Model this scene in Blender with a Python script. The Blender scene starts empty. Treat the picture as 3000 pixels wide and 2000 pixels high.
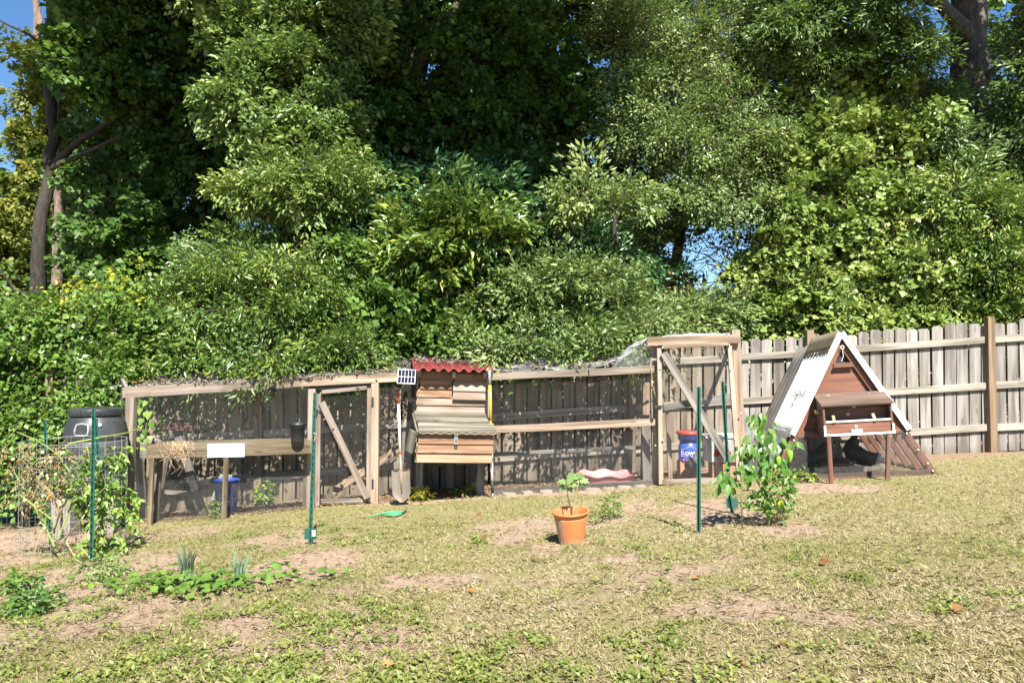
import bpy, math, random
import numpy as np
from mathutils import Vector, Matrix

R = math.radians
random.seed(11)
rng = np.random.default_rng(11)
SC = bpy.context.scene
COL = SC.collection

# ------------------------------------------------------------------ camera, sky, sun, exposure
F, TH, CZ = 2200.0, R(1.56), 1.5
cam_d = bpy.data.cameras.new('camera')
cam = bpy.data.objects.new('camera', cam_d)
COL.objects.link(cam)
cam_d.sensor_width = 36.0
cam_d.lens = 36.0 * F / 3000.0
cam_d.clip_start, cam_d.clip_end = 0.05, 1000
cam.location = (0, 0, CZ)
cam.rotation_euler = (R(90) + TH, 0, 0)
SC.camera = cam

SUN_EL, SUN_AZ = 51.0, 14.0          # azimuth measured from behind the camera towards its right hand
world = bpy.data.worlds.new('World')
SC.world = world
world.use_nodes = True
wn = world.node_tree.nodes
bg = wn['Background']
sky = wn.new('ShaderNodeTexSky')
sky.sky_type = 'NISHITA'
sky.sun_disc = False
sky.sun_elevation = R(SUN_EL)
sky.sun_rotation = R(180 - SUN_AZ)
sky.altitude = 50
sky.air_density = 1.0
sky.dust_density = 0.1
sky.ozone_density = 4.5
hsv = wn.new('ShaderNodeHueSaturation'); hsv.inputs['Saturation'].default_value = 1.15
world.node_tree.links.new(sky.outputs[0], hsv.inputs['Color'])
world.node_tree.links.new(hsv.outputs[0], bg.inputs[0])
bg.inputs[1].default_value = 0.06
sun_d = bpy.data.lights.new('sun', 'SUN')
sun_d.energy = 5.0
sun_d.angle = R(0.53)
sun_d.color = (1.0, 0.95, 0.86)
sun = bpy.data.objects.new('sun', sun_d)
COL.objects.link(sun)
sdir = Vector((math.sin(R(SUN_AZ)) * math.cos(R(SUN_EL)), -math.cos(R(SUN_AZ)) * math.cos(R(SUN_EL)), math.sin(R(SUN_EL))))
sun.rotation_euler = sdir.to_track_quat('Z', 'Y').to_euler()
sun.location = sdir * 40
vs = SC.view_settings
vs.view_transform = 'Standard'
vs.look = 'None'
vs.exposure = 1.6
vs.gamma = 1.0
vs.use_curve_mapping = False

# ------------------------------------------------------------------ places: a picture point at a distance, a picture point on the ground
def ray(px, py):
    u = (px - 1500) / F; v = (1000 - py) / F
    return Vector((u, math.cos(TH) - v * math.sin(TH), math.sin(TH) + v * math.cos(TH)))
def P(px, py, d):
    r = ray(px, py)
    return Vector((0, 0, CZ)) + r * (d / r.y)
def gz(x, y):
    x = np.asarray(x, float); y = np.asarray(y, float)
    xx = np.clip(x, -14, 14); yy = np.clip(y, -3, 15)
    return (0.5 + 0.063 * xx - 0.06 * yy + 0.012 * np.sin(1.3 * x + 0.7 * y) * np.cos(0.9 * y - 0.4 * x)
            + 0.007 * np.sin(3.1 * x - 1.1 * y + 1) * np.sin(2.7 * y + 0.5))
def GZ(x, y): return float(gz(x, y))
def G(px, py):
    r = ray(px, py); o = Vector((0, 0, CZ)); t = 1.0
    lo, hi = 0.5, 60.0
    for _ in range(60):
        t = (lo + hi) / 2; p = o + r * t
        if p.z > GZ(p.x, p.y): lo = t
        else: hi = t
    return o + r * t
def ground_at(x, y, up=0.0): return Vector((x, y, GZ(x, y) + up))

# ------------------------------------------------------------------ objects
WM = {}
FRAME = Matrix.Identity(4)
def tag(o, label=None, cat=None, group=None, kind=None):
    if label: o['label'] = label
    if cat: o['category'] = cat
    if group: o['group'] = group
    if kind: o['kind'] = kind
    return o
def put(o, mtx, parent=None):
    w = FRAME @ mtx
    o.rotation_mode = 'QUATERNION'
    if parent is not None:
        o.parent = parent
        o.matrix_basis = WM[parent.name].inverted() @ w
    else:
        o.matrix_basis = w
    WM[o.name] = w
    return o
def thing(name, loc, label, cat, group=None):
    o = bpy.data.objects.new(name, None)
    o.empty_display_size = 0.1
    COL.objects.link(o)
    put(o, Matrix.Translation(Vector(loc)))
    return tag(o, label, cat, group)
def mesh_obj(name, me, mat, parent=None, mtx=None):
    o = bpy.data.objects.new(name, me)
    COL.objects.link(o)
    if mat is not None and len(me.materials) == 0: me.materials.append(mat)
    return put(o, mtx if mtx is not None else Matrix.Identity(4), parent)

def np_mesh(name, V, faces_flat, nper, attr=None, smooth=False):
    me = bpy.data.meshes.new(name)
    V = np.ascontiguousarray(V, np.float32)
    nf = len(faces_flat) // nper
    me.vertices.add(len(V)); me.vertices.foreach_set('co', V.ravel())
    me.loops.add(nf * nper); me.loops.foreach_set('vertex_index', np.ascontiguousarray(faces_flat, np.int32))
    me.polygons.add(nf)
    me.polygons.foreach_set('loop_start', np.arange(0, nf * nper, nper, dtype=np.int32))
    if smooth: me.polygons.foreach_set('use_smooth', np.ones(nf, bool))
    if attr is not None:
        for k, a in attr.items():
            at = me.attributes.new(k, 'FLOAT', 'POINT'); at.data.foreach_set('value', np.ascontiguousarray(a, np.float32))
    me.update(calc_edges=True)
    return me

class MB:
    def __init__(s): s.v = []; s.f = []; s.sm = []
    def add(s, vs_, fs, smooth=False):
        b = len(s.v); s.v += [Vector(p) for p in vs_]
        s.f += [tuple(i + b for i in f) for f in fs]; s.sm += [smooth] * len(fs)
    def box(s, c, size, rot=None):
        hx, hy, hz = size[0] / 2, size[1] / 2, size[2] / 2
        vs_ = [Vector((x, y, z)) for x in (-hx, hx) for y in (-hy, hy) for z in (-hz, hz)]
        if rot is not None: vs_ = [rot @ p for p in vs_]
        s.add([Vector(c) + p for p in vs_], [(0, 1, 3, 2), (4, 6, 7, 5), (0, 4, 5, 1), (2, 3, 7, 6), (0, 2, 6, 4), (1, 5, 7, 3)])
        return s
    def tube(s, pts, rad, n=6, caps=True, flat=None):
        pts = [Vector(p) for p in pts]; m = len(pts)
        if not hasattr(rad, '__len__'): rad = [rad] * m
        up = Vector((0.13, 0.21, 1)); rings = []
        x = None
        for i, p in enumerate(pts):
            d = (pts[min(i + 1, m - 1)] - pts[max(i - 1, 0)]).normalized()
            if x is None:
                x = d.cross(up)
                if x.length < 0.05: x = d.cross(Vector((1, 0, 0)))
            x = (x - d * x.dot(d)).normalized(); y = d.cross(x)
            rings.append([p + (x * math.cos(2 * math.pi * k / n) + y * math.sin(2 * math.pi * k / n) * (flat or 1)) * rad[i] for k in range(n)])
        vs_ = [q for r_ in rings for q in r_]
        fs = [(i * n + k, i * n + (k + 1) % n, (i + 1) * n + (k + 1) % n, (i + 1) * n + k) for i in range(m - 1) for k in range(n)]
        if caps: fs += [tuple(reversed(range(n))), tuple((m - 1) * n + k for k in range(n))]
        s.add(vs_, fs, n > 5); return s
    def lathe(s, prof, c=(0, 0, 0), n=28, sx=1, sy=1, cap_lo=True, cap_hi=False, smooth=True):
        c = Vector(c); m = len(prof)
        vs_ = [c + Vector((r_ * sx * math.cos(2 * math.pi * k / n), r_ * sy * math.sin(2 * math.pi * k / n), z)) for r_, z in prof for k in range(n)]
        fs = [(i * n + k, i * n + (k + 1) % n, (i + 1) * n + (k + 1) % n, (i + 1) * n + k) for i in range(m - 1) for k in range(n)]
        s.add(vs_, fs, smooth)
        if cap_lo: s.add([vs_[k] for k in range(n)], [tuple(reversed(range(n)))])
        if cap_hi: s.add([vs_[(m - 1) * n + k] for k in range(n)], [tuple(range(n))])
        return s
    def ball(s, c, r_, n=10, m=6, sc=(1, 1, 1)):
        c = Vector(c); vs_ = []; fs = []
        for i in range(m + 1):
            a = math.pi * i / m
            for k in range(n):
                b = 2 * math.pi * k / n
                vs_.append(c + Vector((r_ * sc[0] * math.sin(a) * math.cos(b), r_ * sc[1] * math.sin(a) * math.sin(b), r_ * sc[2] * math.cos(a))))
        fs = [(i * n + k, (i + 1) * n + k, (i + 1) * n + (k + 1) % n, i * n + (k + 1) % n) for i in range(m) for k in range(n)]
        s.add(vs_, fs, True); return s
    def prism(s, poly, d):
        """poly: list of points (Vector), extruded by vector d"""
        n = len(poly); d = Vector(d); a = [Vector(p) for p in poly]; b = [p + d for p in a]
        s.add(a + b, [tuple(range(n)), tuple(reversed(range(n, 2 * n)))] + [(k, k + n, (k + 1) % n + n, (k + 1) % n) for k in range(n)])
        return s
    def build(s, name, mat, parent=None, origin=None):
        me = bpy.data.meshes.new(name)
        if origin is None:
            origin = Vector((0, 0, 0))
            for p in s.v: origin += p
            origin /= max(1, len(s.v))
        me.from_pydata([p - origin for p in s.v], [], s.f)
        me.polygons.foreach_set('use_smooth', s.sm)
        me.update()
        return mesh_obj(name, me, mat, parent, Matrix.Translation(origin))

def basis(p0, p1, face):
    x = (p1 - p0); L = x.length; x = x / L
    z = Vector(face); z = (z - x * z.dot(x)).normalized(); y = z.cross(x)
    m = Matrix((x, y, z)).transposed().to_4x4(); m.translation = (p0 + p1) / 2
    return m, L
BCACHE = {}
def board_mesh(L, w, t, c=0.003, j=0.0):
    key = (round(L, 3), round(w, 4), round(t, 4), j and random.randint(0, 5))
    if key in BCACHE: return BCACHE[key]
    c = min(c, w * .25, t * .25)
    sec = [(-w / 2 + c, -t / 2), (w / 2 - c, -t / 2), (w / 2, -t / 2 + c), (w / 2, t / 2 - c), (w / 2 - c, t / 2), (-w / 2 + c, t / 2), (-w / 2, t / 2 - c), (-w / 2, -t / 2 + c)]
    ns = 3 if j else 1
    vs_ = []
    for i in range(ns + 1):
        x = -L / 2 + L * i / ns
        a, b = (random.uniform(-j, j), random.uniform(-j, j)) if 0 < i < ns else (random.uniform(-j, j) * .5, 0)
        vs_ += [(x + (random.uniform(-j, j) if i in (0, ns) else 0), y + a, z + b) for y, z in sec]
    fs = [(i * 8 + k, (i + 1) * 8 + k, (i + 1) * 8 + (k + 1) % 8, i * 8 + (k + 1) % 8) for i in range(ns) for k in range(8)]
    fs += [tuple(range(8)), tuple(reversed(range(ns * 8, ns * 8 + 8)))]
    me = bpy.data.meshes.new('board'); me.from_pydata(vs_, [], fs); me.update()
    BCACHE[key] = me
    return me
def board(name, p0, p1, w, t, mat, parent=None, face=(0, -1, 0), j=0.002):
    p0, p1 = Vector(p0), Vector(p1)
    m, L = basis(p0, p1, face)
    me = board_mesh(L, w, t, j=j)
    if len(me.materials) and me.materials[0] is not mat:
        me = me.copy(); me.materials.clear()
    return mesh_obj(name, me, mat, parent, m)

def sweep_wires(lines, r_):
    """lines: list of (k,3) arrays; thin three-sided wires"""
    Vs, Fs, b = [], [], 0
    for L in lines:
        L = np.asarray(L); k = len(L)
        d = np.gradient(L, axis=0); d /= np.linalg.norm(d, axis=1, keepdims=True) + 1e-9
        ref = np.array([0.31, 0.77, 0.55])
        x = np.cross(d, ref); x /= np.linalg.norm(x, axis=1, keepdims=True) + 1e-9
        y = np.cross(d, x)
        ring = [L + r_ * (x * math.cos(a) + y * math.sin(a)) for a in (0, 2.094, 4.189)]
        V = np.stack(ring, 1).reshape(-1, 3); Vs.append(V)
        i = np.arange(k - 1)[:, None] * 3
        for q in range(3):
            q2 = (q + 1) % 3
            Fs.append(np.concatenate([i + q, i + q2, i + 3 + q2, i + 3 + q], 1) + b)
        b += len(V)
    return np.concatenate(Vs), np.concatenate([f.reshape(-1) for f in Fs])
def wire_panel(name, c00, c10, c01, c11, mat, parent, pitch=0.0127, r_=0.00048, amp=0.004, bend=None, pv=None, kind='stuff'):
    """hardware cloth on the surface between four corners: real wires both ways"""
    c = [np.array(v) for v in (c00, c10, c01, c11)]
    def S(u, v):
        u = np.asarray(u)[:, None]; v = np.asarray(v)[:, None]
        p = c[0] * (1 - u) * (1 - v) + c[1] * u * (1 - v) + c[2] * (1 - u) * v + c[3] * u * v
        n = np.cross(c[1] - c[0], c[2] - c[0]); n = n / np.linalg.norm(n)
        uu, vv = u * 9 * lu / 3, v * 5
        w = amp * (np.sin(uu * 1.7 + ph[0]) * np.sin(vv + ph[1]) + .5 * np.sin(uu * 4.1 + vv * 2.3 + ph[2]))
        p = p + n * w
        if bend is not None: p = p + bend(u, v)
        return p
    ph = rng.uniform(0, 6, 3)
    lu = max(np.linalg.norm(c[1] - c[0]), np.linalg.norm(c[3] - c[2])); lv = max(np.linalg.norm(c[2] - c[0]), np.linalg.norm(c[3] - c[1]))
    nu, nv = max(2, int(lu / pitch)), max(2, int(lv / (pv or pitch)))
    kv, ku = max(3, int(lv / .22) + 1), max(3, int(lu / .22) + 1)
    lines = [S(np.full(kv, u), np.linspace(0, 1, kv)) for u in np.linspace(0, 1, nu + 1)]
    lines += [S(np.linspace(0, 1, ku), np.full(ku, v)) for v in np.linspace(0, 1, nv + 1)]
    V, Fa = sweep_wires(lines, r_)
    ctr = V.mean(0)
    o = mesh_obj(name, np_mesh(name, V - ctr, Fa, 4), mat, parent, Matrix.Translation(Vector(ctr)))
    if kind: o['kind'] = kind
    return o

# ------------------------------------------------------------------ leaves (vectorised)
def T_rhomb(): return np.array([(0, 0, 0), (.5, .45, .10), (0, 1, -.12), (-.5, .45, .10)]), [(0, 1, 2), (0, 2, 3)]
def T_lance(): return np.array([(0, 0, 0), (.42, .28, .09), (.40, .62, .07), (0, 1, -.16), (-.40, .62, .07), (-.42, .28, .09)]), [(0, 1, 2), (0, 2, 3), (0, 3, 4), (0, 4, 5)]
def T_maple(): return np.array([(0, 0, 0), (.56, .30, .10), (.20, .48, .03), (.02, 1.0, -.14), (-.20, .48, .03), (-.56, .30, .10)]), [(0, 1, 2), (0, 2, 3), (0, 3, 4), (0, 4, 5)]
def T_ivy(): return np.array([(0, 0, 0), (.50, .02, .05), (.40, .50, .04), (0, 1, -.14), (-.40, .50, .04), (-.50, .02, .05)]), [(0, 1, 2), (0, 2, 3), (0, 3, 4), (0, 4, 5)]
def T_maple_full():
    o = [(0, 0), (.22, .12), (.55, .18), (.33, .40), (.52, .72), (.20, .66), (0, 1.0), (-.20, .66), (-.52, .72), (-.33, .40), (-.55, .18), (-.22, .12)]
    V = np.array([(x, y, .12 * abs(x) - .10 * y * y) for x, y in o] + [(0, .42, -.03)])
    return V, [(i, (i + 1) % 12, 12) for i in range(12)]
def T_round(): return np.array([(.5 * math.sin(a), .5 - .5 * math.cos(a), .08 * math.cos(2 * a)) for a in np.linspace(0, 2 * math.pi, 8)[:-1]] + [(0, .5, -.05)]), [(i, (i + 1) % 7, 7) for i in range(7)]
def T_blade(): return np.array([(-.5, 0, 0), (.5, 0, 0), (.30, .6, .0), (0, 1, -.22)]), [(0, 1, 2), (0, 2, 3)]
def nrm(a): return a / (np.linalg.norm(a, axis=1, keepdims=True) + 1e-9)
def leaf_mesh(name, O, D, Nn, L, W, tint, tpl):
    tv, tf = tpl
    y = nrm(D); x = nrm(np.cross(y, Nn)); z = np.cross(x, y)
    n, k = len(O), len(tv)
    V = (O[:, None, :] + tv[None, :, 0, None] * W[:, None, None] * x[:, None, :]
         + tv[None, :, 1, None] * L[:, None, None] * y[:, None, :] + tv[None, :, 2, None] * L[:, None, None] * z[:, None, :])
    tf = np.array(tf)
    Fa = (np.arange(n) * k)[:, None, None] + tf[None]
    return np_mesh(name, V.reshape(-1, 3), Fa.reshape(-1), 3, {'tint': np.repeat(tint, k)})
def subblobs(blobs, per, fr=(0.28, 0.5), seed=0):
    """each big lobe (centre, radii) becomes many small clumps scattered through it, more towards the outside"""
    g = np.random.default_rng(seed + 100); C, Rr = [], []
    for c, r in blobs:
        c, r = np.array(c), np.array(r)
        m = max(3, int(per * (r[0] * r[1] * r[2]) ** (2 / 3)))
        d = nrm(g.normal(size=(m, 3))); rad = g.uniform(.15, 1, m) ** .55
        C.append(c + (d * rad[:, None] * .75 + g.normal(size=(m, 3)) * .38) * r)
        s = fr[0] * .7 + (fr[1] * 1.15 - fr[0] * .7) * g.uniform(0, 1, m) ** 1.4
        Rr.append(np.stack([s * g.uniform(.8, 1.25, m), s * g.uniform(.8, 1.25, m), s * g.uniform(.45, .85, m)], 1))
    return np.concatenate(C), np.concatenate(Rr)
def foliage(name, mat, parent, blobs, twigs, L, W, tpl, per=10, fr=(0.28, 0.5), k=7, droop=.25, up=.8, front=.45, seed=0, tl=(.16, .34), jt=.25, tb=.5, sub=True, lowcut=None):
    g = np.random.default_rng(seed)
    if sub: C, Rr = subblobs(blobs, per, fr, seed)
    else:
        C = np.array([b[0] for b in blobs], float); Rr = np.array([b[1] for b in blobs], float)
    wgt = Rr.prod(1) ** (2 / 3); wgt /= wgt.sum()
    bi = g.choice(len(C), twigs, p=wgt)
    d = nrm(g.normal(size=(twigs, 3)) + np.array([0, -.25, .3]))
    rad = g.uniform(.1, 1, twigs) ** .5
    o = C[bi] + d * rad[:, None] * Rr[bi]
    td = nrm(d * np.array([.6, .6, .4]) + g.normal(size=(twigs, 3)) * np.array([.6, .6, .45]) + np.array([0, -.15, .12 - droop]))
    bt = g.uniform(-1, 1, len(C))[bi] * jt + g.uniform(-1, 1, twigs) * jt * .6
    ln = g.uniform(tl[0], tl[1], twigs)
    side = nrm(np.cross(td, np.array([.1, .2, 1.0])[None]))
    O, D, Nn, T = [], [], [], []
    for i in range(k):
        s = (i + .6) / k
        p = o + td * (ln * s)[:, None] + np.array([0, 0, -1.0]) * (ln * s * s * droop * .6)[:, None]
        sg = 1 if i % 2 else -1
        dd = td * (.35 + .65 * s) + side * sg * (1.1 - .6 * s) + g.normal(size=(twigs, 3)) * .28 + np.array([0, 0, -droop])
        nn = np.array([0, -front, up]) + g.normal(size=(twigs, 3)) * .6
        O.append(p); D.append(dd); Nn.append(nn); T.append(np.clip(tb + bt + g.normal(size=twigs) * .13, 0, 1))
    O, D, Nn, T = map(np.concatenate, (O, D, Nn, T))
    m = len(O); s = g.uniform(.65, 1.2, m)
    if lowcut is not None:
        keep = O[:, 2] > lowcut; O, D, Nn, T, s = O[keep], D[keep], Nn[keep], T[keep], s[keep]
    ctr = np.array(C.mean(0))
    me = leaf_mesh(name, O - ctr, D, Nn, L * s, W * s, T, tpl)
    return mesh_obj(name, me, mat, parent, Matrix.Translation(Vector(ctr)))

# ------------------------------------------------------------------ materials
MAT = {}
def newmat(name):
    m = bpy.data.materials.new(name); m.use_nodes = True
    nt = m.node_tree; b = nt.nodes['Principled BSDF']; MAT[name] = m
    return m, nt, b
def nd(nt, typ, **kw):
    n = nt.nodes.new(typ)
    for k_, v in kw.items():
        if k_.startswith('i_'): n.inputs[k_[2:].replace('_', ' ')].default_value = v
        else: setattr(n, k_, v)
    return n
def ramp(nt, stops, fac=None):
    n = nt.nodes.new('ShaderNodeValToRGB'); e = n.color_ramp.elements
    while len(e) < len(stops): e.new(.5)
    for el, (p, c) in zip(e, stops): el.position = p; el.color = (*c, 1)
    if fac is not None: nt.links.new(fac, n.inputs[0])
    return n
def mixc(nt, fac, a, b, mode='MIX'):
    n = nt.nodes.new('ShaderNodeMix'); n.data_type = 'RGBA'; n.blend_type = mode
    for sock, val in ((n.inputs[0], fac), (n.inputs[6], a), (n.inputs[7], b)):
        if isinstance(val, bpy.types.NodeSocket): nt.links.new(val, sock)
        elif isinstance(val, tuple): sock.default_value = (*val, 1)
        else: sock.default_value = val
    return n.outputs[2]
def nd_add(nt, a, v):
    n = nd(nt, 'ShaderNodeMath', operation='ADD'); nt.links.new(a, n.inputs[0]); n.inputs[1].default_value = v; return n.outputs[0]
def bump(nt, b, h, strength=.4, dist=.01):
    n = nd(nt, 'ShaderNodeBump'); n.inputs['Strength'].default_value = strength; n.inputs['Distance'].default_value = dist
    nt.links.new(h, n.inputs['Height']); nt.links.new(n.outputs[0], b.inputs['Normal'])
def ocoord(nt, scale, rand=True):
    tc = nd(nt, 'ShaderNodeTexCoord'); mp = nd(nt, 'ShaderNodeMapping'); mp.inputs['Scale'].default_value = scale
    nt.links.new(tc.outputs['Object'], mp.inputs[0])
    if rand:
        oi = nd(nt, 'ShaderNodeObjectInfo'); mu = nd(nt, 'ShaderNodeMath', operation='MULTIPLY'); mu.inputs[1].default_value = 61.0
        nt.links.new(oi.outputs['Random'], mu.inputs[0]); nt.links.new(mu.outputs[0], mp.inputs['Location'])
        return mp.outputs[0], oi.outputs['Random']
    return mp.outputs[0], None
def wood(name, dark, light, weather=(.36, .34, .31), wamt=.4, rough=.85, var=.25, knots=True, stain=None):
    kk = {'white_board': 1.0, 'pale_stick': .8, 'brown_paint': .78, 'dark_brown': .8}.get(name, .62)
    dark, light, weather = (tuple(q * kk for q in c_) for c_ in (dark, light, weather))
    m, nt, b = newmat(name)
    v, rnd = ocoord(nt, (2.2, 30, 30))
    n1 = nd(nt, 'ShaderNodeTexNoise', i_Scale=1.0, i_Detail=6.0, i_Roughness=.62); nt.links.new(v, n1.inputs[0])
    v2, _ = ocoord(nt, (1.3, 5, 5))
    n2 = nd(nt, 'ShaderNodeTexNoise', i_Scale=1.0, i_Detail=4.0); nt.links.new(v2, n2.inputs[0])
    c = ramp(nt, [(.3, dark), (.68, light)], n1.outputs[0]).outputs[0]
    wf = ramp(nt, [(.35, (0, 0, 0)), (.7, (1, 1, 1))], n2.outputs[0]).outputs[0]
    wm = nd(nt, 'ShaderNodeMath', operation='MULTIPLY'); wm.inputs[1].default_value = wamt; nt.links.new(wf, wm.inputs[0])
    c = mixc(nt, wm.outputs[0], c, weather)
    v5, _ = ocoord(nt, (.9, 14, 14)); n5 = nd(nt, 'ShaderNodeTexNoise', i_Scale=1.0, i_Detail=3.0, i_Distortion=.6); nt.links.new(v5, n5.inputs[0])
    c = mixc(nt, 1.0, c, ramp(nt, [(.34, (.55, .53, .50)), (.60, (1.1, 1.1, 1.1))], n5.outputs[0]).outputs[0], 'MULTIPLY')
    if stain:
        v4, _ = ocoord(nt, (1.1, 2.5, 2.5)); n4 = nd(nt, 'ShaderNodeTexNoise', i_Scale=1.3, i_Detail=5.0); nt.links.new(v4, n4.inputs[0])
        c = mixc(nt, ramp(nt, [(.5, (0, 0, 0)), (.66, (.8, .8, .8))], n4.outputs[0]).outputs[0], c, stain)
    if knots:
        v3, _ = ocoord(nt, (2.4, 8.5, 8.5)); vo = nd(nt, 'ShaderNodeTexVoronoi', i_Scale=1.0); nt.links.new(v3, vo.inputs[0])
        kf = ramp(nt, [(.06, (1, 1, 1)), (.15, (0, 0, 0))], vo.outputs['Distance']).outputs[0]
        km = nd(nt, 'ShaderNodeMath', operation='MULTIPLY'); km.inputs[1].default_value = .6; nt.links.new(kf, km.inputs[0])
        c = mixc(nt, km.outputs[0], c, tuple(x * .45 for x in dark))
    if name.startswith('picket'):      # damp dirty foot of each board
        tcp = nd(nt, 'ShaderNodeTexCoord'); sx_ = nd(nt, 'ShaderNodeSeparateXYZ'); nt.links.new(tcp.outputs['Object'], sx_.inputs[0])
        pa = nd(nt, 'ShaderNodeMath', operation='MULTIPLY_ADD'); nt.links.new(n2.outputs[0], pa.inputs[0]); pa.inputs[1].default_value = .55; nt.links.new(sx_.outputs[0], pa.inputs[2])
        c = mixc(nt, ramp(nt, [(0, (.75, .75, .75)), (.22, (0, 0, 0))], nd_add(nt, pa.outputs[0], .62)).outputs[0], c, (.10, .085, .055))
    hs = nd(nt, 'ShaderNodeHueSaturation'); mr = nd(nt, 'ShaderNodeMapRange'); mr.inputs[3].default_value = 1 - var; mr.inputs[4].default_value = 1 + var
    nt.links.new(rnd, mr.inputs[0]); nt.links.new(mr.outputs[0], hs.inputs['Value']); nt.links.new(c, hs.inputs['Color'])
    nt.links.new(hs.outputs[0], b.inputs['Base Color']); b.inputs['Roughness'].default_value = rough
    bump(nt, b, n1.outputs[0], .35, .004)
    return m
def plain(name, col, rough=.5, metal=0.0, var=.0, nscale=20, dirt=None, damt=.0, bstr=.0, spec=.5, trans=0, alpha=1):
    m, nt, b = newmat(name)
    v, rnd = ocoord(nt, (1, 1, 1))
    n1 = nd(nt, 'ShaderNodeTexNoise', i_Scale=float(nscale), i_Detail=5.0); nt.links.new(v, n1.inputs[0])
    c = mixc(nt, n1.outputs[0], tuple(x * (1 - var) for x in col), tuple(min(1, x * (1 + var)) for x in col))
    if dirt:
        n2 = nd(nt, 'ShaderNodeTexNoise', i_Scale=nscale * .3, i_Detail=6.0, i_Roughness=.65); nt.links.new(v, n2.inputs[0])
        f = ramp(nt, [(.45, (0, 0, 0)), (.7, (damt, damt, damt))], n2.outputs[0]).outputs[0]
        c = mixc(nt, f, c, dirt)
    nt.links.new(c, b.inputs['Base Color'])
    b.inputs['Roughness'].default_value = rough; b.inputs['Metallic'].default_value = metal
    b.inputs['Specular IOR Level'].default_value = spec
    if trans: b.inputs['Transmission Weight'].default_value = trans
    if alpha < 1: b.inputs['Alpha'].default_value = alpha
    if bstr: bump(nt, b, n1.outputs[0], bstr, .005)
    return m
def leafmat(name, stops, rough=.42, trans=.28, spec=.45, tcol=(.22, .34, .04)):
    m, nt, b = newmat(name)
    at = nd(nt, 'ShaderNodeAttribute', attribute_name='tint')
    c = ramp(nt, stops, at.outputs['Fac']).outputs[0]
    nt.links.new(c, b.inputs['Base Color']); b.inputs['Roughness'].default_value = rough
    b.inputs['Specular IOR Level'].default_value = spec
    tr = nd(nt, 'ShaderNodeBsdfTranslucent')
    nt.links.new(mixc(nt, .5, c, tcol), tr.inputs[0])
    mx = nd(nt, 'ShaderNodeMixShader'); mx.inputs[0].default_value = trans
    nt.links.new(b.outputs[0], mx.inputs[1]); nt.links.new(tr.outputs[0], mx.inputs[2])
    nt.links.new(mx.outputs[0], nt.nodes['Material Output'].inputs[0])
    return m

wood('picket_wood', (.25, .215, .18), (.49, .44, .39), (.42, .41, .395), .6, var=.22)
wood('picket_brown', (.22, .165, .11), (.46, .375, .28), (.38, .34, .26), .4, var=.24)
wood('rail_wood', (.36, .31, .24), (.56, .50, .42), (.47, .45, .41), .45, var=.12)
wood('post_wood', (.28, .17, .09), (.45, .30, .18), (.38, .33, .27), .45, var=.15)
wood('run_wood', (.24, .17, .12), (.44, .34, .26), (.40, .37, .33), .5, var=.18)
wood('new_wood', (.33, .22, .14), (.53, .39, .28), (.47, .42, .36), .45, var=.15)
wood('gray_wood', (.16, .14, .11), (.34, .30, .25), (.36, .34, .31), .6, var=.2)
wood('planter_wood', (.13, .09, .05), (.32, .24, .14), (.30, .27, .20), .45, var=.2)
wood('orange_wood', (.36, .18, .095), (.54, .31, .185), (.46, .34, .25), .3, var=.12)
wood('siding_wood', (.34, .215, .15), (.50, .365, .285), (.54, .46, .39), .5, var=.16)
wood('lid_wood', (.14, .115, .08), (.29, .25, .19), (.33, .32, .26), .6, var=.15)
wood('brown_paint', (.17, .062, .032), (.245, .097, .052), (.24, .11, .075), .4, rough=.6, var=.08, knots=False)
wood('dark_brown', (.10, .045, .026), (.17, .085, .055), (.20, .14, .11), .5, rough=.7, var=.1, knots=False)
wood('white_board', (.40, .44, .44), (.66, .66, .64), (.30, .36, .38), .6, rough=.6, var=.03)
wood('lid_brown', (.15, .085, .055), (.25, .16, .11), (.30, .25, .21), .55, rough=.7, var=.05, knots=False)
wood('pale_stick', (.36, .26, .13), (.55, .42, .24), (.5, .42, .3), .3, var=.1)
plain('galv_wire', (.16, .16, .155), .45, .55, .15)
plain('dark_wire', (.10, .11, .11), .5, .3, .15)
plain('net_wire', (.36, .38, .38), .5, .1, .15)
plain('galv', (.55, .57, .58), .38, .85, .12, 30)
plain('green_steel', (.012, .085, .062), .42, 0, .15, 25, dirt=(.10, .13, .10), damt=.3)
plain('green_wire', (.02, .12, .09), .45, 0, .1)
plain('white_paint', (.80, .80, .77), .45, 0, .03, 12, dirt=(.5, .47, .4), damt=.25)
plain('white_corrugated', (.86, .85, .81), .35, 0, .03, 6, dirt=(.62, .58, .48), damt=.35)
plain('red_sheet', (.17, .024, .023), .75, 0, .2, 60, dirt=(.09, .02, .018), damt=.6, bstr=.3)
plain('blue_plastic', (.025, .075, .42), .35, 0, .08, 8, dirt=(.12, .17, .36), damt=.4)
plain('red_plastic', (.40, .05, .028), .4, 0, .1)
plain('black_plastic', (.026, .028, .031), .4, 0, .2, 5, dirt=(.10, .10, .095), damt=.55)
plain('pot_black', (.014, .016, .018), .45, 0, .1, 15, dirt=(.06, .06, .055), damt=.3)
plain('gray_plastic', (.25, .26, .27), .4)
plain('clear_plastic', (.46, .46, .43), .3, 0, .08, 7, dirt=(.3, .27, .2), damt=.4)
plain('pink_plastic', (.62, .27, .27), .45, 0, .1, 6, dirt=(.4, .2, .17), damt=.35)
plain('pvc_white', (.78, .77, .74), .4, 0, .02)
plain('terracotta_block', (.45, .25, .16), .9, 0, .12, 30, bstr=.2)
plain('concrete', (.22, .195, .17), .92, 0, .12, 30, dirt=(.28, .25, .2), damt=.5, bstr=.3)
plain('steel_blade', (.17, .14, .115), .5, .25, .1, 12, dirt=(.34, .24, .16), damt=.7)
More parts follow.
